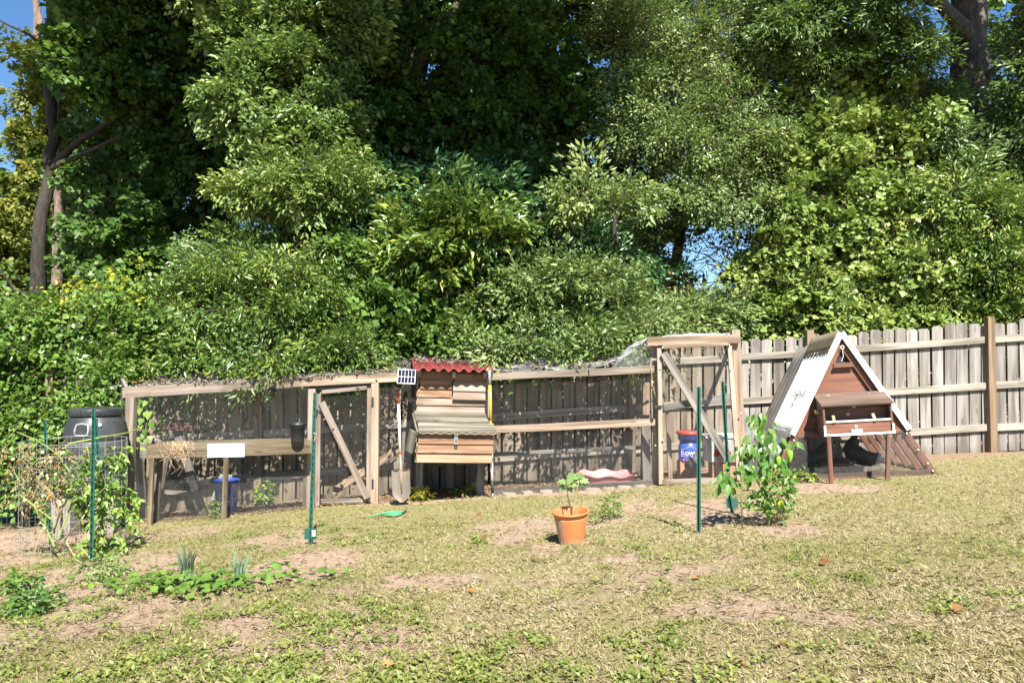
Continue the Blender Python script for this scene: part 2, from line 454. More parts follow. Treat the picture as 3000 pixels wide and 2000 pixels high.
plain('yellow_glass', (.62, .36, .04), .35, 0, .05, 15)
plain('black_rubber', (.02, .02, .02), .6, 0, .2)
plain('rope_yellow', (.55, .42, .08), .7)
plain('solar_cell', (.012, .014, .03), .18, 0, .2, 40)
plain('alu', (.72, .73, .74), .35, .4, .05)
plain('green_sheet', (.07, .33, .15), .5, 0, .2, 10)
plain('feather_black', (.008, .009, .010), .48, 0, .4, 60, bstr=.5)
plain('feather_gray', (.10, .10, .10), .7, 0, .75, 70, bstr=.5)
plain('comb_red', (.45, .03, .03), .5)
plain('beak', (.25, .2, .12), .5)
plain('gray_tarp', (.20, .19, .185), .4, 0, .15, 7, dirt=(.26, .20, .17), damt=.6)
plain('brown_cap', (.20, .165, .115), .55, 0, .2, 10, dirt=(.3, .27, .2), damt=.5)
plain('dry_stem', (.29, .245, .12), .8, 0, .25, 25)
plain('green_stem', (.18, .24, .06), .6, 0, .2, 25)
plain('root', (.45, .31, .19), .85, 0, .2)
plain('twig', (.10, .07, .05), .85, 0, .2)
plain('tomato_green', (.50, .52, .26), .3)
plain('tomato_orange', (.68, .18, .02), .3)
plain('pepper_green', (.20, .42, .03), .28)
plain('pepper_yellow', (.50, .55, .02), .28)
plain('stone', (.24, .19, .145), .9, 0, .2, 14, bstr=.4)
plain('cobweb', (.42, .36, .31), .9, 0, .1)
plain('plexi', (.30, .36, .32), .2, 0, .1, 5, dirt=(.4, .42, .38), damt=.5, alpha=.55)

def bark(name, dark, light, sc=(1, 1, 1)):
    m, nt, b = newmat(name)
    tc = nd(nt, 'ShaderNodeTexCoord'); mp = nd(nt, 'ShaderNodeMapping'); mp.inputs['Scale'].default_value = (11, 11, 2.6)
    nt.links.new(tc.outputs['Object'], mp.inputs[0])
    n = nd(nt, 'ShaderNodeTexNoise', i_Scale=1.6, i_Detail=8.0, i_Roughness=.7); nt.links.new(mp.outputs[0], n.inputs[0])
    nt.links.new(ramp(nt, [(.35, dark), (.66, light)], n.outputs[0]).outputs[0], b.inputs['Base Color'])
    b.inputs['Roughness'].default_value = .95; bump(nt, b, n.outputs[0], .9, .03)
    return m
bark('bark_dark', (.014, .011, .009), (.058, .046, .037))
bark('bark_pine', (.10, .065, .05), (.27, .20, .165))
bark('bark_oak', (.035, .029, .023), (.14, .115, .095))

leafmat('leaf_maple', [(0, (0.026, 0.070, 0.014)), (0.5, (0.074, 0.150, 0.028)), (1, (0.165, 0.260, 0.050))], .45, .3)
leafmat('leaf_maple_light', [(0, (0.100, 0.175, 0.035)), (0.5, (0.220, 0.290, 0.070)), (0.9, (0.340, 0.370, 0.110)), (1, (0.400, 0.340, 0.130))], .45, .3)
leafmat('leaf_bay', [(0, (0.038, 0.085, 0.020)), (0.5, (0.100, 0.170, 0.036)), (0.9, (0.250, 0.320, 0.060)), (1, (0.360, 0.370, 0.080))], .33, .22, .55)
leafmat('leaf_hickory', [(0, (0.060, 0.125, 0.036)), (0.5, (0.155, 0.235, 0.070)), (1, (0.280, 0.350, 0.090))], .36, .26, .55)
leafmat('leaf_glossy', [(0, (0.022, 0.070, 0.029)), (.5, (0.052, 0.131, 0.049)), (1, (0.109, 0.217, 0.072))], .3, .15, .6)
leafmat('leaf_oak', [(0, (0.050, 0.100, 0.030)), (0.5, (0.130, 0.195, 0.060)), (1, (0.250, 0.310, 0.100))], .38, .25, .5)
leafmat('leaf_vine', [(0, (0.050, 0.115, 0.018)), (0.5, (0.140, 0.240, 0.042)), (1, (0.300, 0.400, 0.075))], .42, .32, .5)
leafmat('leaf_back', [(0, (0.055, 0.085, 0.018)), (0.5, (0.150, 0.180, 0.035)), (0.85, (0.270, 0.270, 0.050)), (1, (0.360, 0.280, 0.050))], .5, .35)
leafmat('leaf_dry', [(0, (.12, .07, .035)), (.5, (.25, .15, .075)), (1, (.42, .30, .17))], .8, .2, .2, (.4, .25, .1))
leafmat('leaf_gray', [(0, (0.120, 0.110, 0.090)), (0.6, (0.200, 0.185, 0.155)), (1, (0.280, 0.260, 0.220))], .9, .1, .2, (.3, .25, .2))
leafmat('leaf_brown', [(0, (.10, .04, .02)), (.5, (.26, .12, .05)), (1, (.45, .27, .09))], .7, .3, .2, (.5, .2, .05))
leafmat('leaf_pepper', [(0, (.045, .12, .018)), (.5, (.085, .19, .030)), (1, (.16, .27, .045))], .36, .3, .5)
leafmat('leaf_fig', [(0, (.13, .21, .07)), (1, (.24, .33, .11))], .45, .3)
leafmat('leaf_garlic', [(0, (.10, .17, .10)), (1, (.22, .32, .22))], .5, .2)
leafmat('leaf_yellow', [(0, (.22, .30, .02)), (1, (.46, .46, .05))], .45, .4, .4, (.5, .5, .05))
leafmat('grass_blade', [(0, (.07, .105, .02)), (.26, (.15, .175, .04)), (.46, (.25, .235, .08)), (.7, (.355, .282, .165)), (1, (.42, .345, .235))], .6, .3, .3, (.35, .38, .08))
leafmat('weed_leaf', [(0, (.075, .125, .018)), (.5, (.175, .205, .05)), (1, (.27, .285, .08))], .45, .3, .4)

# ------------------------------------------------------------------ ground
def vnoise(x, y, s, seed):
    g = np.random.default_rng(seed); N = 128; t = g.uniform(0, 1, (N, N))
    x, y = np.asarray(x) * s + 40, np.asarray(y) * s + 40
    xi, yi = np.floor(x).astype(int), np.floor(y).astype(int); fx, fy = x - xi, y - yi
    fx, fy = fx * fx * (3 - 2 * fx), fy * fy * (3 - 2 * fy)
    a, b_, c, d = t[xi % N, yi % N], t[(xi + 1) % N, yi % N], t[xi % N, (yi + 1) % N], t[(xi + 1) % N, (yi + 1) % N]
    return (a * (1 - fx) + b_ * fx) * (1 - fy) + (c * (1 - fx) + d * fx) * fy
PATCH = []     # bare soil: centre and radii, from where it lies in the yard
for px, py, rx, ry, s in ((880, 1650, 150, 42, 1.0), (1230, 1700, 170, 30, .9), (230, 1830, 210, 32, 1.0), (1050, 1720, 120, 22, .7), (2110, 1500, 150, 40, .95), (2280, 1545, 120, 30, .8), (1850, 1480, 90, 22, .7),
                          (2390, 1425, 170, 22, .9), (1560, 1900, 200, 25, .45), (1400, 1850, 120, 22, .5), (700, 1960, 180, 22, .5), (2650, 1665, 120, 18, .45), (2850, 1670, 120, 18, .45), (430, 1800, 160, 24, .6), (2500, 1960, 200, 28, .35), (1550, 1960, 150, 22, .45),
                          (500, 1560, 160, 16, .6), (150, 1570, 180, 30, .9), (1250, 1462, 260, 10, .8), (1650, 1440, 270, 10, .9), (640, 1900, 150, 20, .5)):
    c = G(px, py); e = G(px + rx, py); n_ = G(px, py - ry)
    PATCH.append((c.x, c.y, abs(e.x - c.x), abs(n_.y - c.y), s))
RUN_FRONT = [(-5.5, 8.0), (-4.1, 8.2), (-2.3, 8.65), (-.7, 8.85), (1.7, 8.72), (2.8, 8.65), (2.9, 8.7), (7.5, 9.85)]
def bare(x, y):
    x = np.asarray(x, float); y = np.asarray(y, float)
    b_ = np.zeros_like(x)
    nz = vnoise(x, y, 2.3, 3) * .6 + vnoise(x, y, 7.0, 4) * .4
    for cx, cy, rx, ry, s in PATCH:
        q = ((x - cx) / rx) ** 2 + ((y - cy) / ry) ** 2
        b_ = np.maximum(b_, s * np.clip(1.35 - q * .8 + (nz - .5) * 1.5, 0, 1))
    g2 = vnoise(x, y, 1.1, 9) * .6 + vnoise(x, y, 3.7, 10) * .4
    b_ = np.maximum(b_, np.clip((g2 - .535 + .05 * np.clip(.4 - x * .3, -.5, 1) * (y < 5)) * 4.6, 0, .85) * np.clip(7.5 - y, 0, 1))
    worn = np.clip((.16 - x / np.maximum(y, 1)) * 4, 0, 1) * np.clip((4.9 - y) * 1.2, 0, 1)
    b_ = np.maximum(b_, worn * np.clip(.42 + (nz - .5) * 1.9 + (g2 - .5) * 1.2, 0, .95))
    fy = np.interp(x, [p[0] for p in RUN_FRONT], [p[1] for p in RUN_FRONT])
    inside = np.clip((y - fy) * 6 + (nz - .5) * 1.2 + .35, 0, 1)
    return np.clip(np.maximum(b_, inside), 0, 1), inside
xs = np.concatenate([[-400, -150, -60, -30, -18], np.arange(-12, 12.01, .09), [18, 30, 60, 150, 400]])
ys = np.concatenate([[-300, -100, -40, -15, -5, -2, 0], np.arange(1.2, 11.5, .08), np.arange(12, 16, .5), [18, 24, 35, 60, 150, 400]])
X, Y = np.meshgrid(xs, ys, indexing='ij')
bare_v, in_v = bare(X, Y)
Z = gz(X, Y) + .010 * (vnoise(X, Y, 6, 21) - .5) * (np.abs(X) < 13) * (Y < 12) - .012 * bare_v * (in_v < .3)
nx, ny = X.shape
i, j_ = np.meshgrid(np.arange(nx - 1), np.arange(ny - 1), indexing='ij')
a_ = (i * ny + j_).ravel()
me = np_mesh('ground', np.stack([X, Y, Z], -1).reshape(-1, 3), np.stack([a_, a_ + ny, a_ + ny + 1, a_ + 1], 1).ravel(), 4,
             {'bare': bare_v.ravel(), 'run': in_v.ravel()}, smooth=True)
m, nt, b = newmat('ground_soil')
tc = nd(nt, 'ShaderNodeTexCoord')
def gnoise(s, d=6.0, r_=.6):
    n = nd(nt, 'ShaderNodeTexNoise', i_Scale=s, i_Detail=d, i_Roughness=r_); nt.links.new(tc.outputs['Object'], n.inputs[0]); return n.outputs[0]
soil = ramp(nt, [(.3, (.235, .165, .115)), (.7, (.41, .305, .225))], gnoise(14.0, 8.0, .7)).outputs[0]
thatch = ramp(nt, [(.35, (.15, .14, .055)), (.5, (.24, .205, .10)), (.65, (.33, .265, .15))], gnoise(38.0, 6.0, .75)).outputs[0]
thatch = mixc(nt, ramp(nt, [(.4, (0, 0, 0)), (.62, (.7, .7, .7))], gnoise(1.7)).outputs[0], thatch, (.19, .19, .07))
ab = nd(nt, 'ShaderNodeAttribute', attribute_name='bare'); ar = nd(nt, 'ShaderNodeAttribute', attribute_name='run')
f = ramp(nt, [(.25, (0, 0, 0)), (.75, (1, 1, 1))], ab.outputs['Fac']).outputs[0]
c = mixc(nt, f, thatch, soil)
c = mixc(nt, ar.outputs['Fac'], c, ramp(nt, [(.3, (.15, .095, .06)), (.7, (.36, .26, .18))], gnoise(30.0, 8.0, .75)).outputs[0])
nt.links.new(c, b.inputs['Base Color']); b.inputs['Roughness'].default_value = 1.0; b.inputs['Specular IOR Level'].default_value = .1
bump(nt, b, gnoise(60.0, 8.0, .8), .8, .02)
tag(mesh_obj('ground', me, m), kind='structure')

# ------------------------------------------------------------------ the fence
FENCE = [Vector((-5.4, 9.05, 0)), Vector((2.9, 10.35, 0)), Vector((8.2, 9.85, 0))]
def fence_pt(x):
    A, B_, C_ = FENCE
    if x < B_.x: t = (x - A.x) / (B_.x - A.x); return A.lerp(B_, t)
    return B_.lerp(C_, (x - B_.x) / (C_.x - B_.x))
fence = thing('privacy_fence', ground_at(2.9, 10.35), 'long weathered grey wooden privacy fence with dog eared pickets behind the coops', 'fence')
def picket_mesh(h, w=.138, t=.017):
    c = .028; j = lambda: random.uniform(-.002, .002)
    out = [(0, -w / 2 + j()), (h * .5, -w / 2 + j()), (h - c, -w / 2 + j()), (h, -w / 2 + c + j()), (h + j(), w / 2 - c), (h - c, w / 2 + j()), (h * .5, w / 2 + j()), (0, w / 2 + j())]
    n = len(out)
    vs_ = [(x - h / 2, y, -t / 2) for x, y in out] + [(x - h / 2, y, t / 2) for x, y in out]
    me = bpy.data.meshes.new('picket')
    me.from_pydata(vs_, [], [tuple(reversed(range(n))), tuple(range(n, 2 * n))] + [(k, (k + 1) % n, (k + 1) % n + n, k + n) for k in range(n)]); me.update()
    me.materials.append(MAT['picket_wood']); return me
PM = [picket_mesh(1.695 + .008 * k, random.uniform(.130, .142)) for k in range(8)]
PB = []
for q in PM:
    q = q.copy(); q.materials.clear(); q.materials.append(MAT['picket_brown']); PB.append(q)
def seg_dir(x): return ((FENCE[1] - FENCE[0]) if x < FENCE[1].x else (FENCE[2] - FENCE[1])).normalized()
x = -5.35; top_prev = None
while x < 8.1:
    p = fence_pt(x); d = seg_dir(x); n_ = Vector((d.y, -d.x, 0))
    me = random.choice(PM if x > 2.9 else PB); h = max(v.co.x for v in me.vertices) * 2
    tilt = random.uniform(-.010, .010) + .004
    z = Vector((tilt, random.uniform(-.004, .004), 1)).normalized()
    xx = d; y = z.cross(xx)
    dip = random.uniform(-.012, .012) - (0.025 if x > 6.35 else 0) * -1
    mt = Matrix((z, (n_.cross(z)), n_)).transposed().to_4x4()
    mt.translation = Vector((p.x, p.y, GZ(p.x, p.y) - .01 + h / 2 + dip)) + n_ * random.uniform(-.003, .003)
    mesh_obj('picket', me, None, fence, mt)
    x += (.163 + random.uniform(-.004, .004) - (.004 if x > 2.9 else 0)) * d.x
posts_x = [-5.5, -3.15, -.8, 1.6, 4.05, 6.36, 8.3]
def fpoint(x, up, off):
    p = fence_pt(x); d = seg_dir(x); n_ = Vector((d.y, -d.x, 0)); p = p + n_ * off
    return Vector((p.x, p.y, GZ(fence_pt(x).x, fence_pt(x).y) + up))
for k, px_ in enumerate(posts_x[:-1]):
    a, b2 = px_ + .055, posts_x[k + 1] - .055
    for hgt in (.33, .885, 1.485):
        segs = [(a, b2)] if not (a < 2.9 < b2) else [(a, 2.895), (2.905, b2)]
        for s0, s1 in segs:
            dz = random.uniform(-.012, .012)
            board('rail', fpoint(s0, hgt + dz, .033), fpoint(s1, hgt + dz + random.uniform(-.008, .008), .033), .092, .038, MAT['rail_wood'], fence, face=(0, -1, 0), j=.004)
for px_ in posts_x[:-1]:
    board('post', fpoint(px_, -.05, .055), fpoint(px_ - .01, 1.79, .055) , .095, .095, MAT['post_wood'], fence)

# ------------------------------------------------------------------ left run
W_, NW, GW = MAT['run_wood'], MAT['new_wood'], MAT['gray_wood']
fl = P(380, 1536, 8.15); fl = ground_at(fl.x, fl.y)
run1 = thing('chicken_run', fl, 'long low chicken run of old posts and wire mesh beside the black barrel', 'chicken run')
def standing(px, d): x_ = (px - 1500) / F * d; return ground_at(x_, d)
def post(name, parent, pxb, d, pxt, pyt, w, t, mat, face=(0, -1, 0)):
    b_ = standing(pxb, d); b_.z -= .03
    return board(name, b_, P(pxt, pyt, d), w, t, mat, parent, face)
D1 = lambda px: np.interp(px, [375, 914, 1100, 1215], [8.15, 8.6, 8.68, 8.74])
post('post', run1, 379, 8.15, 386, 1163, .089, .089, W_)
post('post', run1, 914, 8.6, 916, 1138, .085, .085, W_)
post('post', run1, 1100, 8.68, 1100, 1118, .086, .086, NW)
# top beam, two lengths butted
bz0, bz1, bz2 = P(360, 1150, 8.13), P(852, 1121, 8.53), P(1176, 1104, 8.7)
board('top_beam', bz0, bz1 - Vector((.004, 0, 0)), .115, .05, W_, run1, j=.004)
board('top_beam', bz1, bz2, .10, .05, NW, run1, j=.004)
board('header_board', P(905, 1139, 8.64), P(1092, 1129, 8.7), .05, .03, GW, run1)
# back corner post, side rails
bl = P(352, 1100, 9.1)
board('post', ground_at(bl.x + .02, 9.05, -.02), bl, .08, .08, GW, run1)
board('side_rail', bz0 + Vector((.04, .04, -.0)), bl + Vector((.02, -.05, 0)), .07, .035, GW, run1, face=(-1, 0, 0))
# rafters
for px in (560, 740, 905, 1085):
    d = float(D1(px)); a = P(px, 1150 - (px - 360) * .056, d) + Vector((0, .045, .0)); fx = fence_pt(a.x)
    board('rafter', a, Vector((fx.x, fx.y - .05, GZ(fx.x, fx.y) + 1.70)), .06, .035, GW, run1, face=(1, 0, 0))
# wires: roof, front, side
def topz(px): return P(px, 1138 - (px - 362) * .0575, float(D1(px)) - .02)
fA, fB = topz(362), topz(1180)
bA, bB = fence_pt(fA.x - .0), fence_pt(fB.x + .02)
bA = Vector((bA.x, bA.y, GZ(bA.x, bA.y) + 1.74)); bB = Vector((bB.x, bB.y, GZ(bB.x, bB.y) + 1.70))
roof_bend = lambda u, v: np.concatenate([0 * u, 0 * u, -.05 * np.sin(np.pi * v) * (1 + .4 * np.sin(u * 25)) + 0 * u], 1)
wire_panel('roof_mesh', fA, fB, bA, bB, MAT['galv_wire'], run1, r_=.0006, amp=.012, bend=roof_bend)
s0 = standing(372, 8.12); s1 = standing(905, 8.57)
wire_panel('front_mesh', s0 + Vector((0, -.01, 0)), s1 + Vector((0, -.01, 0)), P(366, 1150, 8.10), P(905, 1118, 8.54), MAT['galv_wire'], run1, amp=.006)
# lower strip of a second, overlapping mesh on the bottom third
wire_panel('apron_mesh', s0 + Vector((0, -.035, 0)), s1 + Vector((0, -.03, 0)), s0 + Vector((0, -.025, .40)), s1 + Vector((0, -.02, .46)), MAT['galv_wire'], run1, amp=.008)
wire_panel('side_mesh', s0, ground_at(bl.x, 9.05), bz0, bl, MAT['galv_wire'], run1, amp=.006)
g0, g1 = standing(1104, 8.69), standing(1222, 8.76)
wire_panel('front_mesh', g0, g1, P(1104, 1120, 8.69), P(1218, 1110, 8.76), MAT['galv_wire'], run1, amp=.008)
# gate
gate = board('gate', standing(934, 8.60) + Vector((0, -.02, .02)), P(934, 1153, 8.58), .052, .035, W_, run1)
gate['label'] = 'mesh gate with one long diagonal brace'
board('stile', standing(1083, 8.66) + Vector((0, -.02, .03)), P(1083, 1136, 8.64), .052, .035, W_, gate)
board('gate_rail', P(944, 1148, 8.583), P(1074, 1136, 8.637), .045, .03, W_, gate)
board('brace', P(942, 1178, 8.545), P(1076, 1458, 8.60), .075, .022, W_, gate)
board('gate_rail', P(944, 1466, 8.59), P(1074, 1464, 8.65), .045, .03, GW, gate)
wire_panel('gate_mesh', P(940, 1466, 8.60), P(1078, 1464, 8.66), P(940, 1150, 8.60), P(1078, 1138, 8.66), MAT['galv_wire'], gate, amp=.004)
MB().box(P(940, 1203, 8.55), (.045, .02, .02)).box(P(926, 1203, 8.53), (.03, .05, .03)).build('latch', MAT['black_rubber'], gate)
for py in (1175, 1415): MB().box(P(1092, py, 8.62), (.02, .012, .09)).build('hinge', MAT['black_rubber'], gate)

# vine growing up the corner post
def leaf_objs(parent, items, tpl, mat, L, W, name='leaf', tint=.5):
    """items: (pos, dir, normal, scale): one object per leaf, shared mesh"""
    tv, tf = tpl
    mes = []
    for q in range(3):
        me = np_mesh(name, tv * np.array([W, L, L]), np.array(tf).ravel(), 3, {'tint': np.full(len(tv), np.clip(tint + (q - 1) * .25, 0, 1))}); me.materials.append(mat); mes.append(me)
    for pos, d, nn, s in items:
        y = Vector(d).normalized(); x_ = y.cross(Vector(nn)).normalized(); z = x_.cross(y)
        mt = Matrix((x_, y, z)).transposed().to_4x4() @ Matrix.Scale(s, 4); mt.translation = Vector(pos)
        mesh_obj(name, random.choice(mes), mat, parent, mt)
T_heart = (np.array([(0, 0, 0), (.3, -.12, .05), (.52, .15, .06), (.36, .55, .03), (0, 1, -.12), (-.36, .55, .03), (-.52, .15, .06), (-.3, -.12, .05), (0, .35, -.02)]), [(i, (i + 1) % 8, 8) for i in range(8)])
T_pepper = (np.array([(0, 0, 0), (.33, .18, .04), (.5, .42, .03), (.3, .75, -.05), (0, 1.05, -.2), (-.3, .75, -.05), (-.5, .42, .03), (-.33, .18, .04), (0, .45, -.04)]), [(i, (i + 1) % 8, 8) for i in range(8)])
vine = thing('climbing_vine', P(430, 1300, 8.0), 'young bean vine with heart shaped leaves climbing mesh at end of wooden planter', 'vine')
MB().tube([P(432, 1300, 8.0), P(425, 1260, 8.02), P(434, 1220, 8.03), P(421, 1190, 8.03), P(424, 1172, 8.04)], .004, 5).build('stem', MAT['green_stem'], vine)
it = []
for px, py, s in ((414, 1172, .8), (428, 1176, .9), (412, 1196, 1.1), (436, 1206, 1.2), (416, 1226, 1.0), (410, 1244, .8), (443, 1236, 1.1), (424, 1258, .9), (448, 1250, .6), (405, 1283, .7), (420, 1272, .8), (434, 1286, .9), (440, 1277, .6), (426, 1208, .7), (418, 1296, .7)):
    it.append((P(px, py, 8.0), (random.uniform(-.5, .5), -.35, -.8), (random.uniform(-.4, .4), -1, .35), s))
leaf_objs(vine, it, T_heart, MAT['leaf_vine'], .075, .07)

# ------------------------------------------------------------------ raised planter in front of the left run
plb = standing(445, 8.0)
planter = thing('raised_planter', plb, 'narrow raised wooden planter trough on thin legs in front of the low run', 'planter')
PW = MAT['planter_wood']
fa, fb = P(434, 1322, 7.98), P(908, 1309, 8.36)
dv = (fb - fa).normalized(); nv_ = Vector((dv.y, -dv.x, 0)).normalized()
board('front_board', fa, fb, .145, .036, PW, planter, face=nv_, j=.003)
back = -nv_ * .25
board('back_board', fa + back + Vector((0, 0, .005)), fb + back + Vector((0, 0, .005)), .145, .03, PW, planter, face=nv_)
board('end_board', fa + Vector((-.02, .0, 0)) - nv_ * .015, fa + back + Vector((-.02, .0, 0)), .145, .034, PW, planter, face=(-1, 0, 0))
board('end_board', fb - nv_ * .02 + Vector((.003, 0, 0)), fb + back + Vector((.003, 0, 0)), .145, .03, PW, planter, face=(1, 0, 0))
board('floor_board', fa - nv_ * .125 + Vector((0, 0, -.06)), fb - nv_ * .125 + Vector((0, 0, -.06)), .21, .02, PW, planter, face=(0, 0, 1))
sb = MB(); q0, q1 = fa - nv_ * .024, fb - nv_ * .024; w2 = -nv_ * .205
nn_ = 40
vv = []
for k in range(nn_ + 1):
    for l in range(4): vv.append(q0.lerp(q1, k / nn_) + w2 * (l / 3) + Vector((0, 0, .028 + random.uniform(-.012, .012))))
sb.add(vv, [(k * 4 + l, k * 4 + l + 1, (k + 1) * 4 + l + 1, (k + 1) * 4 + l) for k in range(nn_) for l in range(3)], True)
sb.build('planter_soil', MAT['ground_soil'], planter)
wb = board('white_board', P(608, 1320, 8.07), P(717, 1318, 8.155), .148, .018, MAT['white_board'], planter, face=nv_)
wb['label'] = 'white painted board nailed to the planter front'
for px, d, pyt in ((444, 7.99, 1340), (661, 8.13, 1335)):
    post('leg', planter, px, d, px + 3, pyt, .048, .042, PW)
board('leg', standing(462, 8.23), P(472, 1335, 8.23), .045, .04, PW, planter)
board('leg', standing(895, 8.58), P(897, 1320, 8.58), .045, .04, PW, planter)
board('end_block', P(424, 1341, 7.99), P(424, 1300, 7.99), .085, .05, MAT['gray_wood'], planter)
rt = thing('dried_roots', P(520, 1310, 7.95), 'tangle of dry tan roots hanging over the planter front', 'roots')
mb = MB()
for k in range(46):
    x0 = random.gauss(520, 22); pts = [P(x0, 1295 + random.uniform(-6, 6), 7.99)]
    L_ = abs(random.gauss(0, 1)) * 30 + 18
    for s in range(1, 6): pts.append(P(x0 + random.gauss(0, 7) + (random.uniform(-8, 8)), 1300 + L_ * s / 5 + random.uniform(-6, 4), 7.95 + random.uniform(-.02, .01)))
    mb.tube(pts, .0016, 3, False)
mb.build('root_strands', MAT['root'], rt)['kind'] = 'stuff'
bp = P(872, 1292, 8.28)
pot2 = thing('nursery_pot', bp, 'black plastic nursery pot standing on the end of the wooden planter', 'pot')
FRAME = Matrix.Translation(bp + Vector((0, 0, .0)))
MB().lathe([(.068, 0), (.082, .165), (.09, .168), (.093, .20), (.088, .201), (.083, .17), (.065, .01)], n=26, cap_lo=True).build('pot_body', MAT['pot_black'], pot2)
MB().tube([(-.001, .05, .2), (.0, .06, .235), (.004, .055, .25)], .004, 5).build('wire_hook', MAT['galv'], pot2)
FRAME = Matrix.Identity(4)

# sawhorse inside the run
sh = thing('sawhorse', standing(520, 8.75), 'old wooden sawhorse with metal leg brackets inside the low run', 'sawhorse')
ap = P(510, 1252, 8.72)
board('top_board', ap + Vector((-.16, 0, .0)), ap + Vector((.16, .12, 0)), .09, .04, MAT['dark_brown'], sh)
for (px, py, d, o) in ((452, 1455, 8.75, -.07), (598, 1480, 8.62, .07)):
    t_ = P(510 + (8 if o > 0 else -8), 1262, d)
    b_ = P(px, py, d); b_.z = GZ(b_.x, b_.y)
    board('leg', b_, t_, .088, .036, GW, sh)
    if o > 0:
        mid = b_.lerp(t_, .30); board('bracket', mid + Vector((0, -.023, 0)), b_.lerp(t_, .47) + Vector((0, -.023, 0)), .085, .004, MAT['galv'], sh)
board('leg', P(430, 1480, 8.9), P(500, 1262, 8.9), .088, .036, GW, sh)
board('cross_brace', P(455, 1440, 8.8), P(560, 1445, 8.8), .05, .02, GW, sh)
ln_ = thing('leaning_plank', standing(412, 8.7), 'short weathered plank leaning inside the run near corner post', 'plank')
board('plank', standing(425, 8.72), P(408, 1345, 8.5), .12, .02, GW, ln_, face=(-.3, -1, .1))

# ------------------------------------------------------------------ lettering wrapped on a bucket
def bucket_text(parent, radius, zc, size, ang0=-90, mat='pvc_white', house=True):
    def word(s, sz):
        cu = bpy.data.curves.new('lettering', 'FONT'); cu.body = s; cu.size = sz; cu.extrude = .0015; cu.align_x = 'LEFT'; cu.offset = .0012
        ob = bpy.data.objects.new('lettering', cu); COL.objects.link(ob)
        bpy.context.view_layer.update()
        me = bpy.data.meshes.new_from_object(ob.evaluated_get(bpy.context.evaluated_depsgraph_get()))
        bpy.data.objects.remove(ob); return me
    parts, x0 = [], 0
    for s, sz in (('L', size), ("OWE'S", size * .78)):
        me = word(s, sz); xsz = [v.co.x for v in me.vertices]
        parts.append((me, x0 - min(xsz))); x0 += max(xsz) - min(xsz) + size * .06
    def wrap(x, z, r_):
        a = R(ang0) + (x - x0 / 2) / radius
        return Vector((math.cos(a) * r_, math.sin(a) * r_, zc + z))
    for me, off in parts:
        for v in me.vertices: v.co = wrap(v.co.x + off, v.co.y - size * .35, radius + .002 + v.co.z)
        mesh_obj('lettering', me, MAT[mat], parent)
    if house:
        w = x0 / 2 + size * .25; h0, h1, h2 = -size * .62, size * .62, size * 1.15
        out = [(-w, h0), (-w, h1), (-w * .7, h1), (0, h2), (w * .7, h1), (w, h1), (w, h0), (-w, h0)]
        pts = []
        for (xa, za), (xb, zb) in zip(out[:-1], out[1:]):
            for s in range(5): pts.append(wrap(x0 / 2 + xa + (xb - xa) * s / 5, za + (zb - za) * s / 5, radius + .0025))
        MB().tube(pts + [pts[0]], .0022, 4, False).build('logo_outline', MAT[mat], parent)

bpos = standing(668, 8.85)
bk = thing('bucket', bpos, 'blue plastic bucket with white lettering behind the planter leg', 'bucket')
FRAME = Matrix.Translation(bpos)
MB().lathe([(.115, 0), (.132, .30), (.148, .302), (.150, .33), (.138, .332), (.138, .345), (.148, .346), (.149, .375), (.142, .376), (.136, .36), (.118, .02)], n=30).build('body', MAT['blue_plastic'], bk)
MB().tube([(.15 * math.cos(a), .15 * math.sin(a), .335 - .0 * a) for a in np.linspace(-.1, -math.pi + .1, 14)], .003, 5).build('bail_handle', MAT['galv'], bk)
bucket_text(bk, .125, .135, .075, -96)
FRAME = Matrix.Identity(4)
px_ = thing('plastic_sheet', standing(640, 8.93), 'cloudy plastic panel leaning behind the blue bucket', 'panel')
a0, a1 = standing(610, 8.92), standing(690, 8.96)
MB().prism([a0, a1, P(680, 1390, 9.05), P(645, 1388, 9.05)], (0, .006, 0)).build('sheet', MAT['plexi'], px_)
wire = thing('orange_cord', P(700, 1430, 8.7), 'thin orange cord hanging beside the blue bucket', 'cord')
MB().tube([P(635, 1424, 8.69), P(668, 1423, 8.65), P(700, 1424, 8.7), P(697, 1450, 8.7), P(708, 1470, 8.68), P(722, 1488, 8.66)], .004, 5).build('cord_strand', MAT['terracotta_block'], wire)

# ------------------------------------------------------------------ hen house
hb = standing(1318, 8.74)
house = thing('hen_house', hb, 'small raised wooden hen house with red corrugated roof and nest box', 'hen house')
FRAME = Matrix.Translation(hb) @ Matrix.Rotation(R(9), 4, 'Z') @ Matrix.Rotation(R(1.6), 4, 'Y')
WM[house.name] = FRAME.copy(); house.rotation_mode = 'QUATERNION'; house.matrix_basis = FRAME
SW, OW, LW = MAT['siding_wood'], MAT['orange_wood'], MAT['lid_wood']
hw = .40
for x_ in (-.355, .36):
    board('leg', (x_, .03, -.06), (x_, .03, .50), .085, .06, GW, house)
    board('leg', (x_, .85, -.06), (x_, .85, .50), .085, .06, GW, house)
board('floor_board', (-hw, .45, .47), (hw, .45, .47), .88, .03, GW, house, face=(0, 0, 1))
